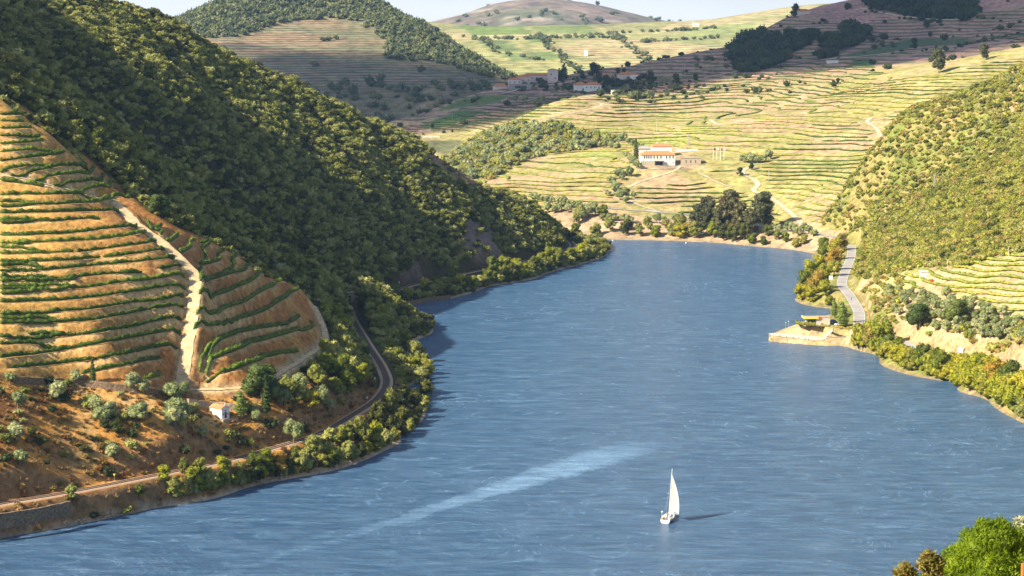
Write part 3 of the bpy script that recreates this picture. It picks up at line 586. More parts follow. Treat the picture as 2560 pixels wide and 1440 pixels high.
# ------------------------------------------------------------------ river
def water_mat():
    m, t, p = node_mat('river_water'); l = t.links.new
    geo = N(t, 'ShaderNodeNewGeometry')
    def mapped(rot, sc):
        mp = N(t, 'ShaderNodeMapping'); mp.inputs['Rotation'].default_value = (0, 0, rot); mp.inputs['Scale'].default_value = sc; l(geo.outputs['Position'], mp.inputs[0]); return mp.outputs[0]
    def noise(vec, s, d=4, r=.55):
        n = N(t, 'ShaderNodeTexNoise'); n.inputs['Scale'].default_value = s; n.inputs['Detail'].default_value = d; n.inputs['Roughness'].default_value = r; l(vec, n.inputs[0]); return n.outputs[0]
    lane = radians(63)
    wv = N(t, 'ShaderNodeTexNoise'); wv.inputs['Scale'].default_value = .012; wv.inputs['Detail'].default_value = 2; l(geo.outputs['Position'], wv.inputs[0])
    def warp(rot, sc, amt):
        v = N(t, 'ShaderNodeVectorMath', operation='SCALE'); l(wv.outputs['Color'], v.inputs[0]); v.inputs['Scale'].default_value = amt
        a_ = N(t, 'ShaderNodeVectorMath', operation='ADD'); l(geo.outputs['Position'], a_.inputs[0]); l(v.outputs[0], a_.inputs[1])
        mp = N(t, 'ShaderNodeMapping'); mp.inputs['Rotation'].default_value = (0, 0, rot); mp.inputs['Scale'].default_value = sc; l(a_.outputs[0], mp.inputs[0]); return mp.outputs[0]
    st = noise(warp(-lane, (.014, .13, 1), 90), 1.0, 4, .6); st2 = noise(warp(-lane - .9, (.03, .28, 1), 60), 1.0, 4, .6); patch = noise(mapped(0, (.010, .006, 1)), 1, 4)
    rip = noise(mapped(.10, (.06, .20, 1)), 1.5, 7, .68); rip2 = noise(mapped(-.25, (.5, 1.3, 1)), 1.5, 4, .6); swl = noise(mapped(.2, (.03, .10, 1)), 1.3, 4, .6)
    def mapr(x, a, b, c=0, d=1):
        k = N(t, 'ShaderNodeMapRange'); l(x, k.inputs[0]); k.inputs[1].default_value = a; k.inputs[2].default_value = b; k.inputs[3].default_value = c; k.inputs[4].default_value = d; return k.outputs[0]
    def math(op, a, b):
        k = N(t, 'ShaderNodeMath', operation=op)
        for i, q in enumerate((a, b)):
            if isinstance(q, (int, float)): k.inputs[i].default_value = q
            else: l(q, k.inputs[i])
        return k.outputs[0]
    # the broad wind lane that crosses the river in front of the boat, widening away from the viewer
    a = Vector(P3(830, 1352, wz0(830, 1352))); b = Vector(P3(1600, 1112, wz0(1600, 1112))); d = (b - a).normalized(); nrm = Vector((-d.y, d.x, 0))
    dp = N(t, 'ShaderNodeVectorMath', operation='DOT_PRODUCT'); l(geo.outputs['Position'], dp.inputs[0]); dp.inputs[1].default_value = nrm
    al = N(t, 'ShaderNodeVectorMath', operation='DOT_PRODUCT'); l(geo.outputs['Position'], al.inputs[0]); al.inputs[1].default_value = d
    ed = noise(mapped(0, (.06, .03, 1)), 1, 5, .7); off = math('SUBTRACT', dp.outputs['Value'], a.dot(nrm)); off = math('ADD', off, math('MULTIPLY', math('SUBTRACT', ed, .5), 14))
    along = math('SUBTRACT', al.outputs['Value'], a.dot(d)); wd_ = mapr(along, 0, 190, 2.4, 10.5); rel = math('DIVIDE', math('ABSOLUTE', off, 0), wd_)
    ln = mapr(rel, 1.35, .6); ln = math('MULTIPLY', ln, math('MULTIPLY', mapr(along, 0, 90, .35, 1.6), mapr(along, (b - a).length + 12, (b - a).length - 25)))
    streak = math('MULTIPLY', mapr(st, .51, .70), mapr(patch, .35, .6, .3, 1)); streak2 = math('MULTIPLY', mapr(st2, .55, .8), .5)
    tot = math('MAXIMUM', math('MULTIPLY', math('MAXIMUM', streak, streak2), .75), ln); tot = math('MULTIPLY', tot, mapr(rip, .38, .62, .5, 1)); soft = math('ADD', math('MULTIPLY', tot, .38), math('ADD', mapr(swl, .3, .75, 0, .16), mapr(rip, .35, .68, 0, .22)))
    mx = N(t, 'ShaderNodeMix', data_type='RGBA'); l(soft, mx.inputs[0]); mx.inputs[6].default_value = (.010, .066, .172, 1); mx.inputs[7].default_value = (.26, .45, .68, 1)  # ripple and swell sheen painted into the base colour as lighter blue
    l(mx.outputs[2], p.inputs['Base Color']); p.inputs['IOR'].default_value = 1.33; p.inputs['Specular IOR Level'].default_value = .5
    l(mapr(tot, 0, 1, .22, .38), p.inputs['Roughness'])
    bp = N(t, 'ShaderNodeBump'); bp.inputs['Strength'].default_value = 1; bp.inputs['Distance'].default_value = 2.6; l(math('ADD', rip, math('ADD', math('MULTIPLY', rip2, .35), math('MULTIPLY', swl, .8))), bp.inputs['Height']); l(bp.outputs[0], p.inputs['Normal'])
    return m
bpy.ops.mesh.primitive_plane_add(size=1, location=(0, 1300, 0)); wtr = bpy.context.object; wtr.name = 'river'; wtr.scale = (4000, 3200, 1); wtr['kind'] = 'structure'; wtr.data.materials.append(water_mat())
# the hill the photographer stands on
def nearZ(X, Y):
    k = .56 - .29 * sstep(6, 12, X); return 129.5 - np.clip(Y - 8, 0, 68) * k - np.clip(Y - 76, 0, 400) * .75 + fbm(X, Y, 12, 3, 5) * .6
xs = np.arange(-300, 301, 5.0); ys = np.arange(-80, 300, 3.0); XX, YY = np.meshgrid(xs, ys); ZZ = nearZ(XX, YY); nx, ny = len(xs), len(ys)
i = np.arange((ny - 1) * (nx - 1)); a = (i // (nx - 1)) * nx + i % (nx - 1)
o = mesh_obj('near_slope', np.stack([XX, YY, ZZ], -1).reshape(-1, 3), np.stack([a, a + 1, a + nx + 1, a + nx], 1), plain('near_slope_earth', (.2, .15, .07), scale=.3), smooth=True); o['kind'] = 'structure'
# ------------------------------------------------------------------ foliage
def ico(sub):
    bm = bmesh.new(); bmesh.ops.create_icosphere(bm, subdivisions=sub, radius=1); V = np.array([v.co[:] for v in bm.verts]); Fc = np.array([[v.index for v in f.verts] for f in bm.faces]); bm.free(); return V, Fc
ICO = {1: ico(1), 2: ico(2), 3: ico(3)}
def foliage(name, lobes, mat, sub=1, leaves=100, leaf=.3, seed=0, jag=.22, narrow=.55, up=0):
    """lobes (x,y,z,r or (rx,ry,rz)) become lumpy cores with leaf faces scattered over and around them (triangles only)"""
    r = np.random.default_rng(seed); V0, F0 = ICO[sub]; Vs = []; Fs = []; n = 0; tot = sum((np.mean(l[3]) ** 2) for l in lobes)
    for l in lobes:
        R = np.array(l[3]) * np.ones(3); c = np.array(l[:3]); k = 1 + (r.random(len(V0)) - .5) * 2 * jag
        Vs.append(V0 * k[:, None] * R * .86 + c); Fs.append(F0 + n); n += len(V0)
        m = max(3, int(leaves * np.mean(R) ** 2 / tot)); d = r.normal(size=(m, 3)); d[:, 2] = np.abs(d[:, 2]) * (1 if r.random() < 2 else 1) - .35 * r.random(m); d /= np.linalg.norm(d, axis=1)[:, None]
        P = c + d * R * (r.random((m, 1)) * .38 + .78)
        a = r.normal(size=(m, 3)) + d * .4 + np.array([0, 0, up]); a /= np.linalg.norm(a, axis=1)[:, None]; b = np.cross(a, r.normal(size=(m, 3))); b /= np.linalg.norm(b, axis=1)[:, None] + 1e-9
        s = leaf * (.6 + .8 * r.random((m, 1)))
        Vs.append(np.stack([P - b * s * narrow, P + b * s * narrow, P + a * s * 1.5], 1).reshape(-1, 3)); Fs.append(np.arange(3 * m).reshape(-1, 3) + n); n += 3 * m
    return mesh_obj(name, np.vstack(Vs), np.vstack(Fs), mat, link=False)
def bush_lobes(r, n, R=1.0, H=1.0, spread=.62):
    o = [(0, 0, H * .45, (R * .62, R * .62, H * .5))]
    for i in range(n):
        a = 2 * pi * (i + r.random() * .7) / n; q = R * spread * (.6 + .5 * r.random()); s = R * (.3 + .22 * r.random())
        o.append((cos(a) * q, sin(a) * q, H * (.3 + .5 * r.random()), s))
    return o
M_shrub = leaf_mat('maquis_leaves', [(0, (.055, .062, .012)), (.2, (.10, .11, .018)), (.45, (.24, .25, .050)), (.65, (.38, .38, .12)), (.85, (.20, .22, .02)), (1, (.42, .42, .18))], .6)
M_bush = leaf_mat('hillside_leaves', [(0, (.15, .17, .03)), (.25, (.25, .26, .04)), (.5, (.38, .385, .06)), (.7, (.40, .37, .11)), (.9, (.38, .27, .08)), (1, (.20, .23, .04))], .6)
M_river = leaf_mat('riverside_leaves', [(0, (.10, .13, .02)), (.3, (.20, .23, .022)), (.55, (.31, .32, .022)), (.75, (.38, .34, .03)), (.9, (.26, .28, .08)), (1, (.40, .24, .03))], .45)
M_olive = leaf_mat('olive_leaves', [(0, (.20, .24, .10)), (.5, (.29, .33, .14)), (1, (.38, .40, .20))], .8)
M_dark = leaf_mat('dark_evergreen_leaves', [(0, (.025, .045, .015)), (.5, (.045, .07, .02)), (1, (.075, .10, .03))], .5)
M_euc = leaf_mat('eucalyptus_leaves', [(0, (.08, .09, .04)), (.5, (.12, .12, .05)), (1, (.17, .14, .06))], .5)
M_cyp = leaf_mat('cypress_leaves', [(0, (.055, .09, .02)), (.6, (.10, .14, .03)), (1, (.14, .17, .04))], .8)
M_pop = leaf_mat('poplar_leaves', [(0, (.20, .27, .06)), (1, (.27, .31, .08))], .7)
M_vine = leaf_mat('vine_leaves', [(0, (.055, .10, .012)), (.5, (.085, .14, .016)), (1, (.13, .19, .02))], .9, .2)
M_viney = leaf_mat('yellowing_vine_leaves', [(0, (.20, .25, .035)), (.5, (.29, .32, .05)), (1, (.37, .36, .07))], .5, .2)
M_far = leaf_mat('far_wood_leaves', [(0, (.07, .095, .035)), (.5, (.14, .165, .06)), (1, (.24, .25, .11))], .2)
M_bark = plain('bark', (.16, .12, .09), .9, .3, 2.0); M_pale = plain('pale_bark', (.38, .32, .25), .9, .2, 1.5)
def variants(name, n, mat, lob=6, sub=1, leaves=150, leaf=.22, H=1.0, seed=0, **k):
    return [foliage(name, bush_lobes(random.Random(seed + i), lob, 1, H * (.85 + .1 * (i % 4))), mat, sub, leaves, leaf, seed + i, **k) for i in range(n)]
V_shrub = variants('evergreen_shrub', 6, M_shrub, 7, 1, 330, .17, 1.25, 100); V_bush = variants('hillside_bush', 6, M_bush, 7, 1, 260, .17, 1.0, 200)
V_far = variants('far_tree', 3, M_far, 4, 1, 40, .3, 1.3, 300); V_olive = variants('olive_tree', 4, M_olive, 8, 1, 380, .13, 1.25, 400); V_darkb = variants('dark_bush', 3, M_dark, 6, 1, 160, .25, 1.3, 450)
V_river = variants('riverside_bush', 5, M_river, 9, 2, 700, .15, 1.25, 500)
V_tuft = variants('grass_tuft', 3, plain('dry_grass', (.34, .22, .09), .95, .3, 2), 4, 1, 60, .5, .6, 600, up=1.2, narrow=.25)
def used_in(h, x, y):  # stay off roads, rails and water
    z = h.h(x, y); return z > .6
def near_line(x, y, lines, d):
    m = np.zeros(x.shape, bool)
    for P in lines:
        Q = resample(P, d * .8)
        for i in range(0, len(x), 4000):
            m[i:i + 4000] |= (((x[i:i + 4000, None] - Q[:, 0]) ** 2 + (y[i:i + 4000, None] - Q[:, 1]) ** 2).min(1) < d * d)
    return m
def scatter(hill, step, x0, x1, y0, y1, dens, seed):
    r = np.random.default_rng(seed); X, Y = np.meshgrid(np.arange(x0, x1, step), np.arange(y0, y1, step)); X = X.ravel() + (r.random(X.size) - .5) * step * .95; Y = Y.ravel() + (r.random(Y.size) - .5) * step * .95
    Z = hill.h(X, Y); u, v = proj(X, Y, Z); m = (Z > .5) & (u > -330) & (u < 3150) & (v > -120) & (v < 1500)
    oth = np.full(X.shape, -99.)
    for h in HILLS:
        if h is not hill: oth = np.maximum(oth, h.h(X, Y))
    m &= Z > oth - .5
    X, Y, Z, u, v = X[m], Y[m], Z[m], u[m], v[m]; vis = visible(X, Y, Z + 2, 4)
    p = dens(u, v, X, Y, Z, vis); k = r.random(len(X)) < p; return X[k], Y[k], Z[k], u[k], v[k], vis[k]
def instancer(name, variants_, X, Y, Z, S, label, cat, group=None, seed=0, squash=None):
    r = np.random.default_rng(seed); n = len(X)
    c = bpy.data.collections.new(name + '_sources')
    for vv in variants_:
        if vv.name not in c.objects: c.objects.link(vv)
    o = mesh_obj(name, np.stack([X, Y, Z], 1), []); tag(o, label, cat, group, 'stuff')
    me = o.data
    a = me.attributes.new('rz', 'FLOAT', 'POINT'); a.data.foreach_set('value', (r.random(n) * 6.28).astype(np.float32))
    a = me.attributes.new('sc', 'FLOAT_VECTOR', 'POINT'); sc = np.stack([S * (.85 + .3 * r.random(n)), S * (.85 + .3 * r.random(n)), S * (.8 + .45 * r.random(n))], 1).astype(np.float32); a.data.foreach_set('vector', sc.ravel())
    a = me.attributes.new('vi', 'INT', 'POINT'); a.data.foreach_set('value', r.integers(0, len(variants_), n).astype(np.int32))
    g = bpy.data.node_groups.new(name + '_nodes', 'GeometryNodeTree'); g.interface.new_socket('Geometry', in_out='INPUT', socket_type='NodeSocketGeometry'); g.interface.new_socket('Geometry', in_out='OUTPUT', socket_type='NodeSocketGeometry')
    gi = g.nodes.new('NodeGroupInput'); go = g.nodes.new('NodeGroupOutput'); ip = g.nodes.new('GeometryNodeInstanceOnPoints'); ci = g.nodes.new('GeometryNodeCollectionInfo')
    ci.inputs['Collection'].default_value = c; ci.inputs['Separate Children'].default_value = True; ci.inputs['Reset Children'].default_value = True
    def na(nm, ty): q = g.nodes.new('GeometryNodeInputNamedAttribute'); q.data_type = ty; q.inputs['Name'].default_value = nm; return q.outputs['Attribute']
    cx = g.nodes.new('ShaderNodeCombineXYZ'); g.links.new(na('rz', 'FLOAT'), cx.inputs['Z']); er = g.nodes.new('FunctionNodeEulerToRotation'); g.links.new(cx.outputs[0], er.inputs[0])
    g.links.new(gi.outputs[0], ip.inputs['Points']); g.links.new(ci.outputs[0], ip.inputs['Instance']); ip.inputs['Pick Instance'].default_value = True
    g.links.new(na('vi', 'INT'), ip.inputs['Instance Index']); g.links.new(er.outputs[0], ip.inputs['Rotation']); g.links.new(na('sc', 'FLOAT_VECTOR'), ip.inputs['Scale']); g.links.new(ip.outputs[0], go.inputs[0])
    md = o.modifiers.new('scatter', 'NODES'); md.node_group = g; return o
def single(name, variants_, X, Y, Z, S, label, cat, group, seed=0, tall=1.0):
    r = random.Random(seed)
    for x, y, z, s in zip(X, Y, Z, S):
        v = variants_[r.randrange(len(variants_))]; o = bpy.data.objects.new(name, v.data); o.location = (float(x), float(y), float(z)); o.rotation_euler = (0, 0, r.random() * 6.28)
        o.scale = (s * r.uniform(.85, 1.15), s * r.uniform(.85, 1.15), s * tall * r.uniform(.85, 1.2)); tag(o, label, cat, group); COL.objects.link(o)
def split(name, stuffname, variants_, T, S, n, lab, slab, cat, group, seed):
    """the n that show largest become objects of their own, the rest one mass"""
    X, Y, Z, u, v, vis = T; size = np.where(vis & (u > 0) & (u < 2560) & (v > 0) & (v < 1440), S / Y, 0); k = np.argsort(-size)[:n]; k = k[size[k] > 0]; m = np.zeros(len(X), bool); m[k] = True
    single(name, variants_, X[m], Y[m], Z[m] - S[m] * .12, S[m], lab, cat, group, seed)
    if (~m).sum(): instancer(stuffname, variants_, X[~m], Y[~m], Z[~m] - S[~m] * .12, S[~m], slab, cat, seed=seed)

ALLTRK = [RAIL1, RAIL2] + [PA[k] for k in PA]
# ---- wooded hillside on the left
def dens_a(u, v, X, Y, Z, vis):
    n = fbm(X, Y, 30, 3, 201); g = hillA
    vine = Hill._bil(g.vine, g.x0, g.y0, g.st, X, Y); v3 = Hill._bil(g.v3, g.x0, g.y0, g.st, X, Y); bank = (Y < 760) & (v > 915)
    p = np.where(n < -.55, .7, .98); p = np.where((vine > .1) | (v3 > .2), 0, p); p = np.where(bank, 0, p)
    p = np.where(in_poly(u, v, [(1170, 550), (1230, 565), (1255, 640), (1200, 655), (1150, 620)]) & vis, .15, p)
    p = np.where(near_line(X, Y, [RAIL1, RAIL2], 6.5), 0, p); p = np.where(near_line(X, Y, [PA['t1'], PA['t2']], 4), 0, p); return p
T = scatter(hillA, 3.5, -330, 90, 545, 1460, dens_a, 5)
Tb = scatter(hillA, 3.1, -330, 90, 545, 1460, lambda u, v, X, Y, Z, vis: dens_a(u, v, X, Y, Z, vis) * sstep(.55, .8, Hill._bil(hillA.slope, hillA.x0, hillA.y0, hillA.st, X, Y)), 55)
T = tuple(np.concatenate([a_, b_]) for a_, b_ in zip(T, Tb))
S = 1.55 + 1.9 * np.random.default_rng(8).random(len(T[0])) ** 2
print('shrubs A', len(T[0]), T[5].sum())
split('evergreen_shrub', 'shrub_cover', V_shrub, T, S, 290, 'small rounded evergreen shrub on the steep wooded hillside left of the river', 'dense evergreen shrubs covering the steep hillside left of the river', 'shrub', 'evergreen shrubs on the left hillside', 3)
CHAP = [(490, 1010), (600, 1010), (605, 1075), (560, 1100), (490, 1095)]
# ---- dry bank at lower left: scattered small bushes and tufts
def dens_b(u, v, X, Y, Z, vis):
    n = fbm(X, Y, 14, 3, 203); vine = Hill._bil(hillA.vine, hillA.x0, hillA.y0, hillA.st, X, Y)
    p = np.where((Y < 780) & (v > 930) & (vine < .05), .30 + .6 * sstep(-.1, .3, n), 0); p = np.where((Z < 6.5) & (Z > 1.4) & (Y < 700), .75, p); return np.where(near_line(X, Y, [RAIL1], 4.5) | in_poly(u, v, CHAP), 0, p)
T = scatter(hillA, 3.3, -200, 10, 545, 780, dens_b, 9); S = .8 + 1.3 * np.random.default_rng(3).random(len(T[0])) ** 1.5
k = np.random.default_rng(4).random(len(T[0])) < .45; print('bank', k.sum(), (~k).sum())
single('low_bush', V_shrub + V_darkb, T[0][k], T[1][k], T[2][k] - .1, S[k] * 1.25, 'low dark green bush on the dry orange bank above the railway', 'bush', 'low bushes on the dry bank', 6)
T2 = scatter(hillA, 1.5, -200, 10, 545, 800, lambda u, v, X, Y, Z, vis: np.where((v > 925) & ~near_line(X, Y, [RAIL1], 4), np.where(Hill._bil(hillA.vine, hillA.x0, hillA.y0, hillA.st, X, Y) > .05, .0, .35), 0), 12)
instancer('dry_grass', V_tuft, T2[0], T2[1], T2[2] - .1, .45 + .4 * np.random.default_rng(5).random(len(T2[0])), 'dry golden grass tufts on the bank below the vineyard', 'grass', seed=4)
M_dry = leaf_mat('dry_scrub_leaves', [(0, (.20, .09, .03)), (.4, (.34, .17, .05)), (.7, (.22, .19, .05)), (1, (.44, .27, .09))], .9); V_dry = variants('dry_scrub', 4, M_dry, 5, 1, 160, .28, .9, 650, up=.6)
T3 = scatter(hillA, 2.1, -200, 10, 545, 780, lambda u, v, X, Y, Z, vis: np.where((v > 930) & ~near_line(X, Y, [RAIL1], 4) & (Z > 1.0) & (Hill._bil(hillA.vine, hillA.x0, hillA.y0, hillA.st, X, Y) < .05), .10 + .5 * sstep(-.1, .3, fbm(X, Y, 9, 3, 207)), 0), 14)
instancer('dry_scrub', V_dry, T3[0], T3[1], T3[2] - .1, .5 + .8 * np.random.default_rng(6).random(len(T3[0])), 'rust coloured dry scrub on the bank below the vineyard and along the railway', 'scrub', seed=14)
# ---- right hillside
def dens_r(u, v, X, Y, Z, vis):
    n = fbm(X, Y, 30, 3, 211); vb = Hill._bil(hillB.vb, hillB.x0, hillB.y0, hillB.st, X, Y)
    p = np.where(n < -.45, .55, .96); p = np.where(vb > .1, np.where((u < 2260) & (v < 810) | (v > 815), .42, 0), p); p = np.where(in_poly(u, v, [(2330, 880), (2450, 860), (2600, 830), (2600, 960), (2500, 940)]) & vis, .5, p)
    p = np.where(in_poly(u, v, [(1910, 790), (2160, 780), (2165, 850), (2140, 872), (1910, 860)]), 0, p); p = np.where(Z < 7.3, 0, p)
    return np.where(near_line(X, Y, [ROADB], 7.5), 0, p)
T = scatter(hillB, 3.5, 95, 515, 500, 1640, dens_r, 15); S = 1.4 + 1.9 * np.random.default_rng(9).random(len(T[0])) ** 1.8; print('shrubs B', len(T[0]), T[5].sum())
split('hillside_bush', 'bush_cover', V_bush + V_bush + V_shrub[:1], T, S, 290, 'rounded yellow-green bush on the sunlit slope right of the river', 'dense yellow-green bushes covering the sunlit slope right of the river', 'bush', 'bushes on the right hillside', 13)
# ---- middle hills: scrub hill, dark woods, small trees
def dens_c(u, v, X, Y, Z, vis):
    p = np.where(in_poly(u, v, SCRUBC) & vis, .9, 0.0)
    return p
T = scatter(hillC, 7.0, -200, 300, 1650, 2100, dens_c, 21); S = 2.6 + 2.0 * np.random.default_rng(10).random(len(T[0])); print('scrub C', len(T[0]))
instancer('scrub_cover', V_bush + V_olive, T[0], T[1], T[2] - .4, S, 'grey-green scrub covering the rounded spur beyond the river bend', 'scrub', seed=5)
def dens_d(u, v, X, Y, Z, vis):
    p = np.zeros(u.shape)
    for q in DARKC: p = np.where(in_poly(u, v, q), .85, p)
    n = fbm(X, Y, 60, 3, 221); return np.where(n < -.25, p * .3, p) * vis
T = scatter(hillC, 9.0, 150, 1000, 2100, 3100, dens_d, 22); S = 4.5 + 4.5 * np.random.default_rng(11).random(len(T[0])) ** 2; print('woods C', len(T[0]))
split('hillside_tree', 'hillside_wood', V_darkb, T, S, 120, 'dark round tree in the wooded hollow of the shaded upper right hill', 'dark trees massed on the shaded upper right hill', 'tree', 'dark trees on the shaded hill', 23)
LINES_C = [(1130, 375, 1500, 205, 0)]
def dens_s(u, v, X, Y, Z, vis):
    n = fbm(X, Y, 45, 3, 231); p = np.where(n > .32, .30, .012); p = np.where((Y > 2050), p, 0); p = np.where((u > 2100) & (v < 130), p * 2.2, p)
    p = np.where((v > 205) & (v < 260) & (u > 1500) & (u < 1760), .3, p); p = np.where((v > 195) & (v < 228) & (u > 1300) & (u < 1640), .7, p)
    p = np.where(in_poly(u, v, [(1060, 372), (1175, 372), (1175, 345), (1060, 345)]), 0, p); return p * vis
T = scatter(hillC, 9.5, -250, 1000, 2000, 3000, dens_s, 24); S = 2.0 + 3.2 * np.random.default_rng(12).random(len(T[0])) ** 3; print('small C', len(T[0]))
split('shade_tree', 'far_shrubs', V_darkb + V_far, T, S, 110, 'small dark tree dotted over the shaded slope beyond the green terraces', 'small dark shrubs dotted over the shaded far slopes', 'tree', 'small trees on the shaded far slopes', 25)
# ---- far left hill: woods along the top and rows of small trees below; far plateau hedgerows
T = scatter(hillE, 11, -900, 150, 2550, 3700, lambda u, v, X, Y, Z, vis: np.where(vis, np.where(Hill._bil(hillE.wd, hillE.x0, hillE.y0, hillE.st, X, Y) > .3, .95, np.where((v > 205) & (fbm(X, Y, 70, 3, 241) > -.05), .32, np.where(fbm(X, Y, 50, 3, 242) > .52, .3, .004))), 0), 26)
instancer('far_wood', V_far, T[0], T[1], T[2] - .5, 4.5 + 3.5 * np.random.default_rng(13).random(len(T[0])), 'distant woods over the top and foot of the far left hill', 'wood', seed=7); print('E', len(T[0]))
HEDGF = [[(1150, 92), (1230, 95), (1300, 100), (1400, 92), (1500, 88), (1600, 80), (1700, 78), (1800, 70)], [(1350, 88), (1400, 140), (1450, 185)], [(1190, 100), (1240, 130)], [(1530, 85), (1580, 120), (1640, 165)], [(1230, 130), (1350, 150)], [(1600, 108), (1700, 100), (1800, 95)], [(1330, 98), (1480, 95), (1560, 100)]]
xs = []
for q in HEDGF:
    P = hitline(q, 12, hills=[hillF]); P = resample(P, 9); xs.append(P)
P = np.vstack(xs); r_ = np.random.default_rng(14); P = P[r_.random(len(P)) < .7]; P[:, :2] += r_.normal(size=(len(P), 2)) * 6; P[:, 2] = hillF.h(P[:, 0], P[:, 1])
instancer('far_hedgerow_trees', V_far, P[:, 0], P[:, 1], P[:, 2] - .5, 3.5 + 4 * r_.random(len(P)), 'distant hedgerow trees between the pale fields of the far plateau', 'hedgerow', seed=8)
T = scatter(hillG, 45, -700, 1100, 6600, 7600, lambda u, v, X, Y, Z, vis: np.where(fbm(X, Y, 300, 3, 251) > 0, .35, .05), 27)
instancer('mountain_scrub', V_far, T[0], T[1], T[2] - 1, 8 + 6 * np.random.default_rng(15).random(len(T[0])), 'sparse scrub on the distant bare mountain', 'scrub', seed=9)
print('G', len(T[0]))

# ------------------------------------------------------------------ trees with trunk and crown
def tree_proto(kind, H, R, mat, bark, lobes, seed, sub=2, leaves=900, leaf=.3, trunk=True, tr=.035, split_=0, **k):
    crown = foliage('crown', lobes, mat, sub, leaves, leaf, seed, **k)
    mb = MB(); zc = min(l[2] for l in lobes) + .3
    mb.tube((0, 0, -1.0), (0, 0, zc * .6), H * tr, H * tr * .8); mb.tube((0, 0, zc * .6), (H * .02, 0, zc + H * .2), H * tr * .8, H * tr * .4)
    r = random.Random(seed)
    for l in r.sample(lobes, min(5, len(lobes))): mb.tube((0, 0, zc * .6), tuple(l[:3]), H * tr * .5, H * tr * .15, 5)
    tk = mesh_obj('trunk', mb.v, mb.f, bark, link=False); return crown, tk
def put_tree(name, proto, loc, s, rz, label, cat, group=None, sz=1.0):
    e = empty(name, loc, rz); e.scale = (s, s, s * sz); tag(e, label, cat, group)
    for p_ in proto:
        c = p_.copy(); COL.objects.link(c); c.parent = e
    return e
def broad_lobes(r, H, R, n=14, base=.35):
    o = []
    for i in range(n):
        t = r.random(); z = H * (base + (1 - base) * (.12 + .76 * t)); q = R * (.75 * math.sqrt(max(.05, 1 - (1.5 * (t - .42)) ** 2))) * (.55 + .45 * r.random()); a = r.random() * 6.28 + i * 2.4
        o.append((cos(a) * q, sin(a) * q, z, R * r.uniform(.26, .42)))
    o.append((0, 0, H * .62, (R * .5, R * .5, H * .28))); return o
def column_lobes(r, H, R, n=9, base=.08, taper=.75):
    return [(r.uniform(-.15, .15) * R, r.uniform(-.15, .15) * R, H * (base + (1 - base) * (i + .5) / n), (R * (1 - taper * (i / n) ** 1.6) * (.55 + .45 * min(1, (i + 1) / 2)), R * (1 - taper * (i / n) ** 1.6) * (.55 + .45 * min(1, (i + 1) / 2)), H * .7 / n)) for i in range(n)]
rr = random.Random(3)
P_riv = [tree_proto('riverside', 9, 4, M_river, M_bark, broad_lobes(random.Random(i), 9, 4.2, 15, .1), 40 + i, 2, 1500, .42) for i in range(4)]
P_rivd = [tree_proto('riverdark', 9, 4, M_shrub, M_bark, broad_lobes(random.Random(i + 9), 9, 4.2, 15, .1), 50 + i, 2, 1300, .42) for i in range(3)]
P_olv = [tree_proto('olive', 5, 2.4, M_olive, M_bark, broad_lobes(random.Random(i + 20), 4.6, 2.5, 12, .3), 60 + i, 2, 1200, .24, tr=.05) for i in range(3)]
P_euc = [tree_proto('eucalyptus', 22, 6, M_euc, M_pale, [l for l in broad_lobes(random.Random(i + 30), 22, 6, 30, .12)], 70 + i, 2, 2300, .7, tr=.02) for i in range(3)]
P_cyp = [tree_proto('cypress', 12, 1.5, M_cyp, M_bark, column_lobes(random.Random(i), 12, 1.5, 10, .03, .85), 80 + i, 2, 1600, .28, jag=.1, up=1.2) for i in range(2)]
P_pop = [tree_proto('poplar', 11, 2.2, M_pop, M_pale, column_lobes(random.Random(i + 4), 11, 2.3, 9, .15, .7) + [(rr.uniform(-1.3, 1.3), rr.uniform(-1.3, 1.3), rr.uniform(3, 8), .8) for _ in range(6)], 90 + i, 2, 1700, .35, up=1.0) for i in range(2)]
P_oak = [tree_proto('holm oak', 9, 5, M_cyp, M_bark, broad_lobes(random.Random(i + 60), 9, 5.2, 20, .2), 95 + i, 2, 2200, .38) for i in range(2)]
P_dark = [tree_proto('dark tree', 12, 4, M_dark, M_bark, broad_lobes(random.Random(i + 70), 12, 4.4, 14, .1), 97 + i, 1, 500, .7) for i in range(2)]
P_con = [tree_proto('conifer', 16, 4, M_dark, M_bark, column_lobes(random.Random(i + 80), 16, 4, 8, .05, .9), 99, 1, 500, .8, jag=.2) for i in range(1)]
def row_trees(name, protos, uvs, size, label, cat, group, seed=0, hills=None, native=9., lift=0, sz=(.85, 1.2)):
    r = random.Random(seed)
    for q in uvs:
        u, v = q[:2]; s = q[2] if len(q) > 2 else r.uniform(*size); p = hit1(u, v, hills=hills)
        put_tree(name, protos[r.randrange(len(protos))], (p[0], p[1], p[2] - .3 + lift), s / native * (1.15 if name != 'riverside_tree' else .92 if group and 'left' in group and 'far' not in group else 1.3), r.random() * 6.28, label, cat, group, r.uniform(*sz))
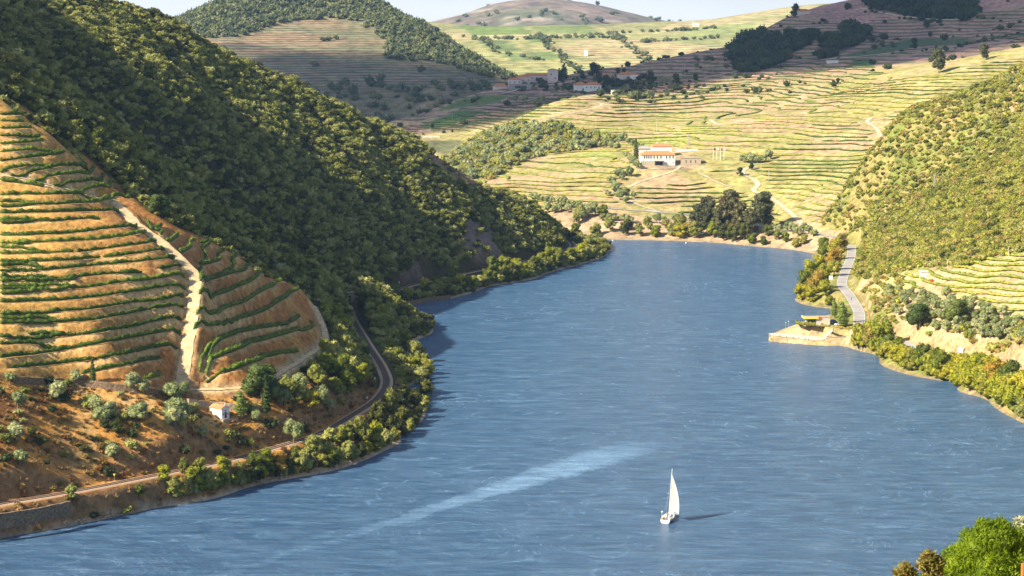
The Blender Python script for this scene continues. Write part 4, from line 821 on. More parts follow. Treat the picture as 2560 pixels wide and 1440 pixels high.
# shoreline trees: points are the foot of each tree in the photograph
RB = [(975, 1030, 9), (1010, 1060, 8), (1040, 1020, 8), (1062, 1000, 8), (1050, 960, 8), (1068, 935, 8), (1035, 925, 8), (1000, 905, 8), (1045, 905, 9), (975, 880, 7), (1015, 875, 8), (985, 845, 7), (960, 830, 7), (925, 800, 6), (950, 790, 7), (975, 805, 7), (905, 775, 6),
      (945, 1075, 9), (985, 1090, 9), (905, 1110, 9), (860, 1115, 8), (940, 1115, 8), (880, 1150, 7), (820, 1120, 8), (785, 1150, 8), (830, 1160, 7), (740, 1160, 8), (760, 1180, 7), (700, 1185, 7), (665, 1160, 6), (640, 1190, 8), (600, 1200, 6), (560, 1215, 5), (520, 1215, 6), (560, 1175, 6), (480, 1215, 7), (430, 1235, 6), (410, 1200, 5), (460, 1185, 5), (500, 1190, 6), (350, 1240, 4), (180, 1250, 5)]
row_trees('riverside_tree', P_rivd + P_riv[:2], RB, (5, 8), 'bushy dark green tree on the near left river bank beside the railway', 'tree', 'trees on the left river bank', 31, hills=[hillA])
RB2 = [(1130, 700, 7), (1150, 720, 6), (1100, 730, 6), (1060, 735, 6), (1180, 715, 6), (1215, 705, 6), (1230, 690, 8), (1260, 680, 8), (1290, 678, 7), (1310, 685, 6), (1335, 672, 7), (1355, 665, 6), (1375, 655, 7), (1400, 655, 7), (1425, 650, 7), (1450, 645, 7), (1465, 630, 6), (1480, 620, 6), (1500, 625, 5), (1020, 745, 5), (985, 740, 6), (1250, 700, 5), (1300, 695, 5), (1440, 590, 7), (1415, 575, 7)]
row_trees('riverside_tree', P_riv, RB2, (5, 7), 'yellow-green tree on the sunlit far part of the left bank by the railway', 'tree', 'trees on the far part of the left bank', 32, hills=[hillA])
RB3 = [(2150, 870, 8), (2180, 880, 8), (2205, 885, 10), (2240, 895, 7), (2280, 918, 6), (2265, 925, 7), (2310, 925, 8), (2330, 935, 8), (2350, 945, 9), (2395, 950, 9), (2410, 965, 8), (2435, 975, 9), (2440, 945, 8), (2465, 985, 9), (2485, 960, 9), (2500, 1000, 9), (2525, 1010, 9), (2520, 975, 9), (2545, 1035, 9), (2555, 1005, 10), (2590, 1050, 9), (2170, 862, 6), (2178, 845, 6)]
row_trees('riverside_tree', P_riv, RB3, (5, 7), 'bright yellow-green tree crowding the right river bank below the road', 'tree', 'trees on the near right bank', 33, hills=[hillB])
def along(pts, step, off, seed, sz):
    q = resample([(a_, b_, 0) for a_, b_ in smooth_uv(pts, 6)], step); r = random.Random(seed); return [(u + r.uniform(-step * .3, step * .3), v - off + r.uniform(-4, 4), r.uniform(*sz)) for u, v, _ in q]
row_trees('riverside_tree', P_riv, along([(2160, 872), (2210, 893), (2330, 940), (2450, 984), (2570, 1050)], 19, 0, 3, (5, 7.5)), (5, 7), 'low yellow-green tree leaning over the water on the near right bank', 'tree', 'waterline trees on the right bank', 41, hills=[hillB])
row_trees('riverside_tree', P_riv, along([(2350, 930), (2400, 938), (2470, 955), (2560, 1000)], 26, 4, 4, (6, 8)), (5, 7), 'yellow-green tree filling the belt below the right road', 'tree', 'belt trees on the right bank', 42, hills=[hillB])
row_trees('riverside_tree', P_rivd + P_riv[:1], along([(440, 1240), (620, 1205), (760, 1178), (880, 1150), (990, 1100), (1052, 1042), (1070, 960), (1062, 915), (1005, 850), (975, 800)], 16, 0, 5, (3.6, 6.5)), (5, 7), 'low bushy tree hanging over the water on the near left bank', 'tree', 'waterline trees on the left bank', 43, hills=[hillA])
row_trees('riverside_tree', P_rivd + P_riv[:1], along([(1010, 752), (1150, 728), (1350, 678), (1480, 640)], 17, 0, 6, (4, 6)), (5, 7), 'low bushy tree at the waterline of the far left bank', 'tree', 'waterline trees on the far left bank', 44, hills=[hillA])
RB4 = [(2060, 650, 8), (2085, 640, 9), (2050, 680, 9), (2080, 670, 8), (2030, 700, 9), (2060, 705, 9), (2015, 730, 9), (2040, 735, 9), (2065, 740, 7), (2005, 750, 8), (2030, 755, 7), (2085, 690, 7), (2100, 625, 8), (2060, 620, 7), (2070, 765, 5), (2100, 655, 7)]
row_trees('riverside_tree', P_riv, RB4, (5, 7), 'tree on the small wooded point between road and river north of the landing stage', 'tree', 'trees on the wooded point', 34, hills=[hillB, hillC])
RC = [(1490, 590, 9), (1520, 560, 5), (1525, 580, 8), (1560, 588, 7), (1600, 590, 7), (1570, 575, 8), (1640, 592, 8), (1620, 575, 7), (1665, 570, 6), (1700, 595, 9), (1720, 590, 9), (1740, 595, 10), (1700, 575, 9), (1680, 590, 8), (1810, 600, 9), (1785, 595, 9), (1830, 605, 9), (1860, 600, 8), (1880, 610, 6), (1910, 612, 5), (1920, 590, 6), (1940, 600, 5), (1965, 605, 5), (1990, 618, 6), (2010, 610, 6), (1510, 540, 7), (1450, 545, 9), (1440, 560, 6)]
row_trees('riverside_tree', P_riv + P_rivd, RC, (5, 8), 'bushy tree on the far river bank across the bend', 'tree', 'trees on the far bank', 35, hills=[hillC])
for i, (u, v, s, lab) in enumerate([(1748, 590, 25, 'tall ragged eucalyptus left of the tallest one on the far bank'), (1768, 588, 30, 'tall dark eucalyptus standing at the left end of the far bank grove'), (1825, 585, 35, 'tallest eucalyptus in the middle of the far bank grove'), (1850, 590, 26, 'lower eucalyptus right of the tallest one on the far bank'), (1795, 593, 24, 'short eucalyptus just left of the tallest one on the far bank'), (1878, 590, 22, 'shortest eucalyptus between the lower one and the broad right one'), (1905, 582, 31, 'broad eucalyptus at the right end of the far bank grove'), (2345, 183, 24, 'big ragged eucalyptus on the skyline of the terraced crest at upper right'), (2460, 150, 17, 'smaller spreading eucalyptus on the crest at far upper right')]):
    p = hit1(u, v, hills=[hillC]); put_tree('eucalyptus_tree', P_euc[i % 3], p - np.array([0, 0, .5]), s / 22, i * 1.3, lab, 'tree')
for u, v, s, lab, kind in [(232, 962, 8.5, 'slender cypress standing alone under the vineyard wall at left', 0), (665, 1032, 13, 'tall cypress standing right of the white chapel', 0), (1590, 398, 18, 'tall dark cypress at the left end of the white estate house', 0)]:
    p = hit1(u, v); put_tree('cypress_tree', P_cyp[kind], p - np.array([0, 0, .3]), s / 12, 1, lab, 'tree')
for u, v, s, lab in [(602, 1045, 9, 'slim light green poplar beside the white chapel'), (2105, 822, 13, 'pale green poplar in front of the car park by the landing stage'), (2085, 795, 9, 'pale green poplar behind the cafe car park')]:
    p = hit1(u, v); put_tree('poplar_tree', P_pop[0], p - np.array([0, 0, .3]), s / 11, 2, lab, 'tree')
for u, v, s, lab in [(655, 1002, 12, 'big round dark tree above the chapel at the foot of the vineyard'), (398, 540, 8, 'round dark oak at the upper right edge of the vineyard'), (2395, 812, 11, 'large oak with a dark shadow above the roadside cutting'), (2300, 822, 11, 'large oak left of the olive grove over the roadside cutting'), (2222, 882, 8, 'large round tree hiding the road on the near right bank')]:
    p = hit1(u, v); put_tree('oak_tree', P_oak[0], p - np.array([0, 0, .5]), s / 9, 1, lab, 'tree')
LB = [(345, 1055, 6.5), (445, 1055, 8), (430, 1010, 6), (440, 1075, 6), (250, 1065, 5), (275, 1045, 5), (710, 1015, 5.5), (640, 1055, 3.5), (240, 1030, 5), (150, 1005, 5), (45, 1020, 4), (335, 975, 5), (360, 985, 4), (735, 1110, 6), (505, 1095, 3), (800, 1010, 5), (820, 1030, 5), (745, 975, 5), (40, 1100, 5), (50, 1165, 4), (285, 1150, 4), (190, 960, 4), (25, 960, 3.5), (455, 990, 4)]
row_trees('olive_tree', P_olv, LB, (4, 6), 'grey-green olive tree scattered on the dry bank around the white chapel', 'tree', 'olive trees on the dry bank', 36, hills=[hillA], native=4.6)
GB = [(800, 760, 6), (830, 745, 7), (845, 760, 6), (815, 790, 6), (840, 800, 5), (835, 830, 5), (860, 830, 5), (850, 870, 8), (830, 900, 7), (870, 900, 8), (820, 940, 7), (850, 950, 8), (880, 940, 8), (795, 965, 7), (840, 990, 7), (870, 985, 7), (900, 960, 6), (780, 935, 5), (810, 880, 4), (750, 1000, 6), (780, 1020, 6), (720, 985, 6), (700, 1000, 6)]
row_trees('garden_tree', P_riv + P_rivd, GB, (5, 8), 'lush sunlit tree between the vineyard edge and the railway curve', 'tree', 'trees above the railway curve', 37, hills=[hillA])
# olive grove on the right, olives along the far road
OL = []
ro = random.Random(12)
for j in range(9):
    for i in range(14):
        u = 2225 + i * 27 + j * 6 + ro.uniform(-8, 8); v = 735 + j * 14 + i * 3.2 + ro.uniform(-4, 4)
        if in_poly(np.array(u), np.array(v), [(2210, 735), (2290, 720), (2430, 760), (2560, 810), (2560, 860), (2450, 845), (2330, 830), (2240, 800)]): OL.append((u, v, ro.uniform(3.2, 4.6)))
row_trees('olive_tree', P_olv, OL, (3, 4.5), 'round grey-green olive tree in the grove above the right river road', 'tree', 'olive trees of the right grove', 38, hills=[hillB], native=4.6)
OC = [(1330 + i * 13, 497 + i * 3 + ro.uniform(-2, 2)) for i in range(14)] + [(1370 + i * 17, 522 + i * 3 + ro.uniform(-8, 14)) for i in range(13)] + [(1538, 440), (1548, 437), (1560, 440), (1572, 443), (1555, 450), (1530, 463), (1540, 475), (1535, 487), (1550, 500), (1565, 508), (1565, 490), (1580, 496), (1520, 490)] \
   + [(1560 + i * 11, 352 + i * 7) for i in range(5)] + [(1562 + i * 7, 390 + i * 7 + ro.uniform(-3, 3)) for i in range(6)] + [(1870, 403), (1860, 407), (1880, 408), (1895, 408), (1910, 406), (1920, 400)] + [(1930 + i * 13, 578 + (i % 3) * 7) for i in range(9)] + [(1240 + i * 16, 435 - i * 13 + ro.uniform(-3, 3)) for i in range(9)] \
   + [(1290 + i * 22, 258 + ro.uniform(-5, 5)) for i in range(4)] + [(1430 + i * 14, 372 + ro.uniform(-6, 6)) for i in range(9)] + [(1620 + i * 22, 560 + ro.uniform(-6, 6)) for i in range(5)]
row_trees('olive_tree', P_olv, OC, (4.5, 7), 'small olive tree dotted along the tracks of the estate vineyards across the river', 'tree', 'olive trees in the estate vineyards', 39, hills=[hillC], native=4.6)
DC = [(1628, 210, 14), (1405, 198, 9), (1484, 195, 17), (1500, 212, 13), (1515, 222, 15), (1530, 218, 12), (1455, 197, 8), (1580, 225, 9), (1690, 212, 13), (1740, 203, 9), (1990, 40, 14), (1985, 45, 12), (2285, 125, 12), (1545, 195, 10), (1560, 193, 9), (1600, 232, 7), (1720, 225, 6), (2085, 220, 8), (2095, 212, 7), (1850, 440, 7), (1878, 425, 6)]
row_trees('round_tree', P_dark, DC, (8, 12), 'dark round tree near the estate buildings and tracks on the distant hills', 'tree', 'dark trees by the distant estates', 40, hills=[hillC], native=12)
for u, v, s, lab in [(1398, 199, 14, 'left one of two dark conifers beside the hilltop estate'), (1410, 199, 20, 'tall dark conifer beside the hilltop estate tower')]:
    p = hit1(u, v, hills=[hillC]); put_tree('conifer_tree', P_con[0], p, s / 16, 0, lab, 'tree')

# ------------------------------------------------------------------ vine rows
def hedge(line, w_, h_, step, seed, mat, leaves=1.5, leaf=.35, name='vine_row', ring=6):
    P = resample(line, step); n = len(P); r = np.random.default_rng(seed); T_ = np.gradient(P[:, :2], axis=0); T_ /= np.linalg.norm(T_, axis=1)[:, None] + 1e-9; Nn = np.stack([-T_[:, 1], T_[:, 0]], 1)
    a = np.linspace(-.25 * pi, 1.25 * pi, ring); k = .58 + .8 * r.random((n, ring)); big = .62 + .62 * vnoise(np.arange(n) * step, np.full(n, seed * 3.1), 2.2, seed)
    off = np.cos(a)[None] * w_ / 2 * k * big[:, None]; z = (np.sin(a)[None] * .5 + .5) * h_ * k * big[:, None] + .05
    V = np.stack([P[:, 0:1] + Nn[:, 0:1] * off, P[:, 1:2] + Nn[:, 1:2] * off, P[:, 2:3] + z], -1); V[0] = V[0] * .3 + (P[0] + [0, 0, h_ * .4]) * .7; V[-1] = V[-1] * .3 + (P[-1] + [0, 0, h_ * .4]) * .7
    i, j = np.meshgrid(np.arange(n - 1), np.arange(ring), indexing='ij'); i = i.ravel(); j = j.ravel(); j2 = (j + 1) % ring; A_ = i * ring + j; B_ = i * ring + j2; D_ = A_ + ring; E_ = B_ + ring
    Fc = np.vstack([np.stack([A_, D_, E_], 1), np.stack([A_, E_, B_], 1)]); V = V.reshape(-1, 3)
    m = int(n * leaves)
    if m:
        q = r.integers(0, n, m); c = P[q].copy(); c[:, :2] += Nn[q] * ((r.random((m, 1)) - .5) * w_ * 1.1); c[:, 2] += h_ * (.35 + .75 * r.random(m)); d = r.normal(size=(m, 3)); e = r.normal(size=(m, 3)); d[:, 2] += .5
        d *= leaf / (np.linalg.norm(d, axis=1)[:, None]); e *= leaf * .6 / np.linalg.norm(e, axis=1)[:, None]
        Fc = np.vstack([Fc, np.arange(3 * m).reshape(-1, 3) + len(V)]); V = np.vstack([V, np.stack([c - e, c + e, c + d * 1.6], 1).reshape(-1, 3)])
    c0 = P[0].copy(); return mesh_obj(name, V - c0, Fc, mat), c0
NROW = 0
for i, P in enumerate(RA):
    Q = resample(P, 1.0); Q[:, 2] = hillA.h(Q[:, 0], Q[:, 1])
    left = proj(*Q.mean(0))[0]; far3 = Q[:, 1].mean() > 1200
    mt = M_vine
    o, c0 = hedge(Q, 1.15, 1.45, .7, i, mt, 7, .30); o.location = c0
    if far3: tag(o, 'dark vine row on the brown patch near the end of the wooded ridge', 'vine row', 'vine rows on the far ridge end')
    elif i < 33 + 0: tag(o, 'vine row on the terraced slope left of the pale dirt track', 'vine row', 'vine rows left of the dirt track')
    elif i < 46: tag(o, 'vine row on the narrow brown terraces at the upper left corner of the vineyard', 'vine row', 'vine rows at the top of the vineyard')
    else: tag(o, 'curving vine row right of the pale dirt track', 'vine row', 'curving vine rows right of the dirt track')
def contours(hill, mask, dz, noise, seed, step, sep, maxlen=400, minlen=25):
    """follow level lines of the slope; returns polylines"""
    fld = hill.Zbase + noise
    gy_, gx_ = np.gradient(fld, hill.st); b = lambda A_, x, y: float(Hill._bil(A_, hill.x0, hill.y0, hill.st, np.array([x]), np.array([y]))[0])
    r = random.Random(seed); occ = {}; out = []; cell = sep
    iy, ix = np.nonzero(mask > .5); idx = list(range(0, len(iy), 3)); r.shuffle(idx); idx = idx[:9000]
    st = hill.st; nyy, nxx = fld.shape
    def samp(A_, x, y):
        gx0 = (x - hill.x0) / st; gy0 = (y - hill.y0) / st; i0 = int(gx0); j0 = int(gy0)
        if i0 < 0 or j0 < 0 or i0 >= nxx - 1 or j0 >= nyy - 1: return None
        fx = gx0 - i0; fy = gy0 - j0; return (A_[j0, i0] * (1 - fx) + A_[j0, i0 + 1] * fx) * (1 - fy) + (A_[j0 + 1, i0] * (1 - fx) + A_[j0 + 1, i0 + 1] * fx) * fy
    for q in idx:
        x = hill.X[iy[q], ix[q]]; y = hill.Y[iy[q], ix[q]]; z = samp(fld, x, y)
        if z is None: continue
        lev = round(z / dz); tgt = lev * dz; ok = True
        for _ in range(4):
            gx1 = samp(gx_, x, y); gy1 = samp(gy_, x, y)
            if gx1 is None: ok = False; break
            g2 = gx1 * gx1 + gy1 * gy1
            if g2 < .004: ok = False; break
            e = tgt - samp(fld, x, y); x += gx1 * e / g2; y += gy1 * e / g2
            if samp(fld, x, y) is None: ok = False; break
        if not ok or (samp(mask, x, y) or 0) < .5: continue
        key = lambda x, y: (int(x // cell), int(y // cell), lev)
        if key(x, y) in occ: continue
        halves = []
        for s in (1, -1):
            px, py = x, y; pts = []; L_ = 0
            while L_ < maxlen / 2:
                gx1 = samp(gx_, px, py); gy1 = samp(gy_, px, py)
                if gx1 is None: break
                g2 = gx1 * gx1 + gy1 * gy1
                if g2 < .004: break
                g = math.sqrt(g2); px += s * gy1 / g * step; py -= s * gx1 / g * step
                f = samp(fld, px, py)
                if f is None: break
                px += gx1 * (tgt - f) / g2 * .8; py += gy1 * (tgt - f) / g2 * .8
                if (samp(mask, px, py) or 0) < .5: break
                kk = key(px, py)
                if kk in occ and occ[kk] != q: break
                pts.append((px, py)); L_ += step
            halves.append(pts)
        L_ = halves[1][::-1] + [(x, y)] + halves[0]
        for px, py in L_:
            for ddx in (-1, 0, 1):
                for ddy in (-1, 0, 1): occ.setdefault((int(px // cell) + ddx, int(py // cell) + ddy, lev), q)
        if len(L_) * step >= minlen: out.append(np.array([(a_, b_, samp(hill.Z, a_, b_)) for a_, b_ in L_]))
    return out
h = hillC
mk = h.vis & (h.U > -60) & (h.U < 2620) & (h.Y < 2330) & (h.Z > 13)
for q in [SCRUBC, [(1380, 505), (1600, 525), (1800, 545), (1940, 572), (2110, 595), (2110, 650), (1380, 620)], [(1575, 375), (1760, 375), (1880, 395), (1940, 400), (1900, 415), (1760, 418), (1700, 455), (1600, 470), (1540, 480), (1560, 440), (1590, 420)],
          [(1050, 325), (1190, 330), (1180, 420), (1030, 400)], [(2150, 148), (2330, 115), (2600, 110), (2600, 130), (2340, 190), (2230, 190)]] + DARKC: mk &= ~in_poly(h.U, h.V, q)
tr_ = np.zeros(mk.shape, bool)
for P in PC:
    for px, py, pz in resample(P, 3):
        ix = int((px - h.x0) / h.st); iy = int((py - h.y0) / h.st); tr_[max(iy - 1, 0):iy + 3, max(ix - 1, 0):ix + 3] = True
mk &= ~tr_
nz_ = fbm(h.X, h.Y, 110, 3, 301) * 5 + fbm(h.X, h.Y, 35, 2, 302) * 1.2
dzv = 3.0
brk = vnoise(h.X + h.Y * .4, h.Y * 2, 42, 303) > .08
CL = contours(h, (mk & brk).astype(float), dzv, nz_, 5, 4.0, 6.0, 340, 22)
CL.sort(key=lambda P: -(np.hypot(*(P[-1, :2] - P[0, :2])) + 8 * len(P)) / P[:, 1].mean()); print('rows C', len(CL))
def row_hedge(P, i, **k):
    return hedge(P, 3.9 if P[:, 1].mean() < 2000 else 3.4, .95, 3.2, i, k.get('mat', M_viney), .8, .8, ring=5)
for i, P in enumerate(CL[:235]):
    mt = M_vine if (fbm(P[:1, 0], P[:1, 1], 120, 2, 305)[0] > .12 or P[0, 1] > 2080) else M_viney
    o, c0 = row_hedge(P, i, mat=mt); o.location = c0
    if P[:, 1].mean() > 2000: tag(o, 'thin vine row on the high terraces beyond the crest line', 'vine row', 'vine rows on the high far terraces')
    else: tag(o, 'vine row following the contour on the sunlit terraces across the river', 'vine row', 'vine rows across the river')
if len(CL) > 235:
    Vs = []; Fs = []; n = 0
    for i, P in enumerate(CL[235:]):
        o, c0 = row_hedge(P, i, mat=M_viney); me = o.data; v = np.empty(len(me.vertices) * 3); me.vertices.foreach_get('co', v); v = v.reshape(-1, 3) + c0; f = np.empty(len(me.loops), np.int32); me.loops.foreach_get('vertex_index', f)
        Vs.append(v); Fs.append(f.reshape(-1, 3) + n); n += len(v); bpy.data.objects.remove(o); bpy.data.meshes.remove(me)
    tag(mesh_obj('vine_rows', np.vstack(Vs), np.vstack(Fs), M_viney), 'shorter vine rows filling the terraces across the river', 'vine rows', None, 'stuff')
# right bank vineyard
h = hillB; VB2 = [(2230, 690), (2290, 680), (2380, 665), (2480, 640), (2620, 615), (2620, 800), (2520, 800), (2440, 765), (2380, 735), (2240, 715)]
mk = (in_poly(h.U, h.V, VB2) & h.vis).astype(float)
CB = contours(h, mk, 2.6, fbm(h.X, h.Y, 60, 3, 311) * 2.5 + h.Y * .05, 6, 3.0, 4.5, 260, 14); print('rows B', len(CB))
for i, P in enumerate(CB[:45]):
    o, c0 = hedge(P, 2.3, 1.2, 1.2, 900 + i, M_viney, 1.4, .4); o.location = c0; tag(o, 'yellow-green vine row on the small vineyard above the right river road', 'vine row', 'vine rows of the right vineyard')
# ------------------------------------------------------------------ roads, tracks and the railway
M_ball = plain('ballast', (.42, .29, .19), .95, .35, 3.0, bump=.6); M_rail = plain('rusty_rail', (.13, .07, .045), .6, .2, 2, metal=.3); M_slp = plain('sleeper_wood', (.14, .10, .075), .9, .2, 2)
M_asph = plain('sunbleached_asphalt', (.33, .315, .31), .9, .25, .12); M_dirt = plain('pale_dirt', (.54, .40, .225), .95, .28, .5, bump=.4); M_dirt2 = plain('track_dirt', (.56, .45, .31), .95, .15, .1)
M_conc = plain('pale_concrete', (.62, .54, .42), .9, .12, .5); M_white = plain('white_paint', (.80, .79, .76), .7, .05, 1.0); M_line = plain('road_paint', (.78, .76, .7), .7, .1, 1)
M_stone = plain('dry_stone', (.20, .14, .09), .95, .5, 1.6, bump=1.0); M_stonel = plain('pale_stone', (.42, .34, .25), .95, .3, 1.2, bump=.8); M_metal = plain('grey_metal', (.42, .43, .44), .5, .1, 2, metal=.6)
M_tile = plain('terracotta_tiles', (.58, .22, .09), .85, .25, .8, bump=.5); M_glass = plain('dark_window_glass', (.03, .035, .045), .15, .1, 1); M_green = plain('green_shutter', (.05, .14, .08), .6, .1, 1)
M_wood = plain('dark_wood', (.11, .06, .035), .8, .2, 2); M_yel = plain('yellow_paint', (.78, .58, .06), .6, .05, 1); M_red = plain('red_paint', (.62, .06, .035), .6, .08, 1); M_beige = plain('beige_render', (.58, .52, .40), .9, .08, .6)
M_pinkw = plain('pinkish_white_wall', (.66, .56, .52), .9, .08, .3); M_grey = plain('grey_concrete', (.33, .31, .30), .9, .1, .5); M_blue = plain('blue_paint', (.03, .06, .17), .35, .05, 1); M_silver = plain('silver_paint', (.55, .57, .6), .3, .03, 1, metal=.4); M_cwhite = plain('car_white', (.75, .76, .77), .3, .03, 1)
M_rub = plain('tyre_rubber', (.02, .02, .02), .8, .1, 3); M_skin = plain('skin', (.55, .33, .24), .6, .05, 2); M_navy = plain('navy_hull', (.015, .02, .06), .3, .05, 1); M_pinkc = plain('pink_canvas', (.75, .22, .28), .8, .08, 2); M_sail = None
def strip(line, w0, w1, dz, hill=None, follow=False):
    """V, F of a ribbon between the offsets w0 and w1 (metres to the right of the line)"""
    P = np.asarray(line); T_ = np.gradient(P[:, :2], axis=0); T_ /= np.linalg.norm(T_, axis=1)[:, None] + 1e-9; Nn = np.stack([T_[:, 1], -T_[:, 0]], 1); ks = [w0, w1] if not follow else list(np.linspace(w0, w1, 4)); V = []
    for k in ks:
        q = P[:, :2] + Nn * k; z = np.maximum(hill.h(q[:, 0], q[:, 1]), P[:, 2] - (9 if follow else 0)) if follow else P[:, 2]
        V.append(np.stack([q[:, 0], q[:, 1], z + dz], 1))
    n = len(P); V = np.stack(V, 1).reshape(-1, 3); m = len(ks); i, j = np.meshgrid(np.arange(n - 1), np.arange(m - 1), indexing='ij'); a = (i * m + j).ravel()
    return V, np.stack([a, a + 1, a + m + 1, a + m], 1)
def ribbon(name, line, w0, w1, dz, mat, hill=None, follow=False, parent=None, kind='structure'):
    V, Fc = strip(line, w0, w1, dz, hill, follow); o = mesh_obj(name, V, Fc, mat, parent)
    if kind: o['kind'] = kind
    return o
for ln in (RAIL1, RAIL2):
    P = resample(ln, 2.0); b = MB()
    Vt = strip(P, -2.1, 2.1, .25)[0].reshape(-1, 2, 3); Vb = strip(P, -3.1, 3.1, -.25)[0].reshape(-1, 2, 3); n = len(P)
    V = np.stack([Vb[:, 0], Vt[:, 0], Vt[:, 1], Vb[:, 1]], 1).reshape(-1, 3); Fc = [(i * 4 + j, i * 4 + j + 1, i * 4 + j + 5, i * 4 + j + 4) for i in range(n - 1) for j in range(3)]
    bed = mesh_obj('railway_track', V, Fc, M_ball); bed['kind'] = 'structure'
    for s in (-.83, .83):
        Vr = np.concatenate([strip(P, s - .09, s + .09, .46)[0].reshape(-1, 2, 3), strip(P, s + .09, s + .09, .27)[0].reshape(-1, 2, 3)[:, :1], strip(P, s - .09, s - .09, .27)[0].reshape(-1, 2, 3)[:, :1]], 1).reshape(-1, 3)
        mesh_obj('rail', Vr, [(i * 4 + a, i * 4 + b_, i * 4 + b_ + 4, i * 4 + a + 4) for i in range(n - 1) for a, b_ in ((0, 1), (1, 2), (3, 0))], M_rail, bed)
    Q = resample(ln, .65); T_ = np.gradient(Q[:, :2], axis=0); T_ /= np.linalg.norm(T_, axis=1)[:, None]; sl = MB()
    for p, t_ in zip(Q, T_):
        nx_, ny_ = t_[1], -t_[0]; V = [(p[0] + nx_ * a * 1.3 + t_[0] * b_ * .12, p[1] + ny_ * a * 1.3 + t_[1] * b_ * .12, p[2] + z) for z in (.2, .31) for a, b_ in ((-1, -1), (1, -1), (1, 1), (-1, 1))]
        sl.add(V, [(4, 5, 6, 7), (0, 1, 5, 4), (1, 2, 6, 5), (2, 3, 7, 6), (3, 0, 4, 7)])
    s_ = sl.build('sleepers', M_slp, bed); s_['kind'] = 'stuff'
def wobble(V, a, seed):
    r = np.random.default_rng(seed); V = V.copy(); V[:, :2] += r.normal(size=(len(V), 2)) * a; return V
for nm, k, w_ in (('dirt_track', 't1', 2.1), ('dirt_track', 't2', 1.2), ('dirt_track', 't3', 1.1)):
    P = resample(PA[k], 1.5); P[:, 2] = hillA.h(P[:, 0], P[:, 1]); V, Fc = strip(P, -w_, w_, .30, hillA, True); V = wobble(V, .10, 3); o = mesh_obj(nm, V, Fc, M_dirt); o['kind'] = 'structure'
P = resample(ROADB, 3); ribbon('road', P, -2.9, 2.9, .12, M_asph)
ribbon('road_edge_line', P, -2.7, -2.58, .125, M_line); ribbon('road_edge_line', P, 2.58, 2.7, .125, M_line)
CW = [2.2, 1.8, 2.6, 2.6, 1.5, 1.5, 1.2, 1.6, 1.7, 1.5, 1.8, 2.0, 2, 1.4, 2.2]
for i, P in enumerate(PC):
    Q = resample(P, 4); Q[:, 2] = hillC.h(Q[:, 0], Q[:, 1]); ribbon('road' if i in (2, 3) else 'dirt_track', Q, -CW[i], CW[i], .35, M_asph if i in (2, 3) else M_dirt2, hillC, True)
# shore stones along the near left bank
SH = hitline([(0, 1338), (130, 1322), (250, 1300), (390, 1266), (520, 1240), (620, 1216), (760, 1190), (880, 1162)], 12, z=0.1); SH = resample(SH, .5); r_ = np.random.default_rng(31)
k = r_.integers(0, len(SH), 2600); D = r_.random(len(k)) ** 1.4 * 3.4; X = SH[k, 0] - D * .3; Y = SH[k, 1] + D + 0.2; Z = hillA.h(X, Y); k = (Z < 1.5) & (Z > -.3); X, Y, Z = X[k], Y[k], np.maximum(Z[k], .02)
V_rock = [foliage('shore_rock', [(0, 0, 0, .5)], plain('shore_rock', (.50, .38, .26), .95, .35, 2, bump=.5), 1, 0 + 3, .01, i, jag=.45) for i in range(3)]
instancer('shore_stones', V_rock, X, Y, Z, .35 + .9 * r_.random(len(X)) ** 3, 'pale broken stones along the waterline of the left bank', 'stones', seed=3)

# ------------------------------------------------------------------ walls
def wall(name, pts, h, th, mat, label, z=None, hills=None, sink=.6, base_off=0, grp=None, batter=.15):
    P = resample(hitline(pts, 6, z=z) if z is not None else hitline(pts, 6, hills=hills), 1.2); n = len(P); r = np.random.default_rng(int(P[0, 0] * 7) % 1000)
    T_ = np.gradient(P[:, :2], axis=0); T_ /= np.linalg.norm(T_, axis=1)[:, None]; Nn = np.stack([T_[:, 1], -T_[:, 0]], 1); c0 = P[0].copy(); V = []
    for i in range(n):
        j = (r.random() - .5) * .18; top = P[i, 2] + h + j
        for k_, z_ in ((th / 2 + batter * h * .4, P[i, 2] - sink), (th / 2, top), (-th / 2, top), (-th / 2, P[i, 2] - sink)): V.append((P[i, 0] + Nn[i, 0] * k_, P[i, 1] + Nn[i, 1] * k_, z_))
    Fc = [(i * 4 + j, i * 4 + (j + 1) % 4, i * 4 + 4 + (j + 1) % 4, i * 4 + 4 + j) for i in range(n - 1) for j in range(4)] + [(0, 1, 2, 3), (n * 4 - 1, n * 4 - 2, n * 4 - 3, n * 4 - 4)]
    o = mesh_obj(name, np.array(V) - c0, Fc, mat); o.location = c0; tag(o, label, 'wall', grp); return o
wall('stone_wall', [(30, 957), (100, 960), (161, 962), (240, 968), (311, 978), (404, 990)], 2.0, .7, M_stone, 'long crumbling dry stone wall under the vineyard at left', hills=[hillA])
wall('stone_wall', [(470, 1012), (520, 1018), (560, 1022), (595, 1026)], 2.0, .7, M_stonel, 'golden stone wall right behind the white chapel', hills=[hillA])
wall('stone_wall', [(612, 1027), (635, 1027), (658, 1028)], 1.9, .7, M_stone, 'dark stone wall between the poplar and the cypress', hills=[hillA])
wall('stone_wall', [(556, 1056), (575, 1054), (594, 1051)], 1.0, .6, M_stonel, 'low stone wall in front of the chapel door', hills=[hillA])
wall('retaining_wall', [(-60, 1292), (0, 1283), (90, 1270), (175, 1252)], -.1, .8, M_stone, 'tall dark retaining wall carrying the railway at lower left', z=7.9, sink=4.4, batter=-.5)
wall('retaining_wall', [(968, 776), (1010, 766), (1060, 756), (1125, 748)], 2.4, .8, M_stone, 'low dark embankment wall at the waterline of the cove', z=.2, sink=1)
wall('retaining_wall', [(1390, 668), (1410, 662), (1425, 656)], 2.6, .8, M_stone, 'short dark wall at the water below the far railway bend', z=.4, sink=1)
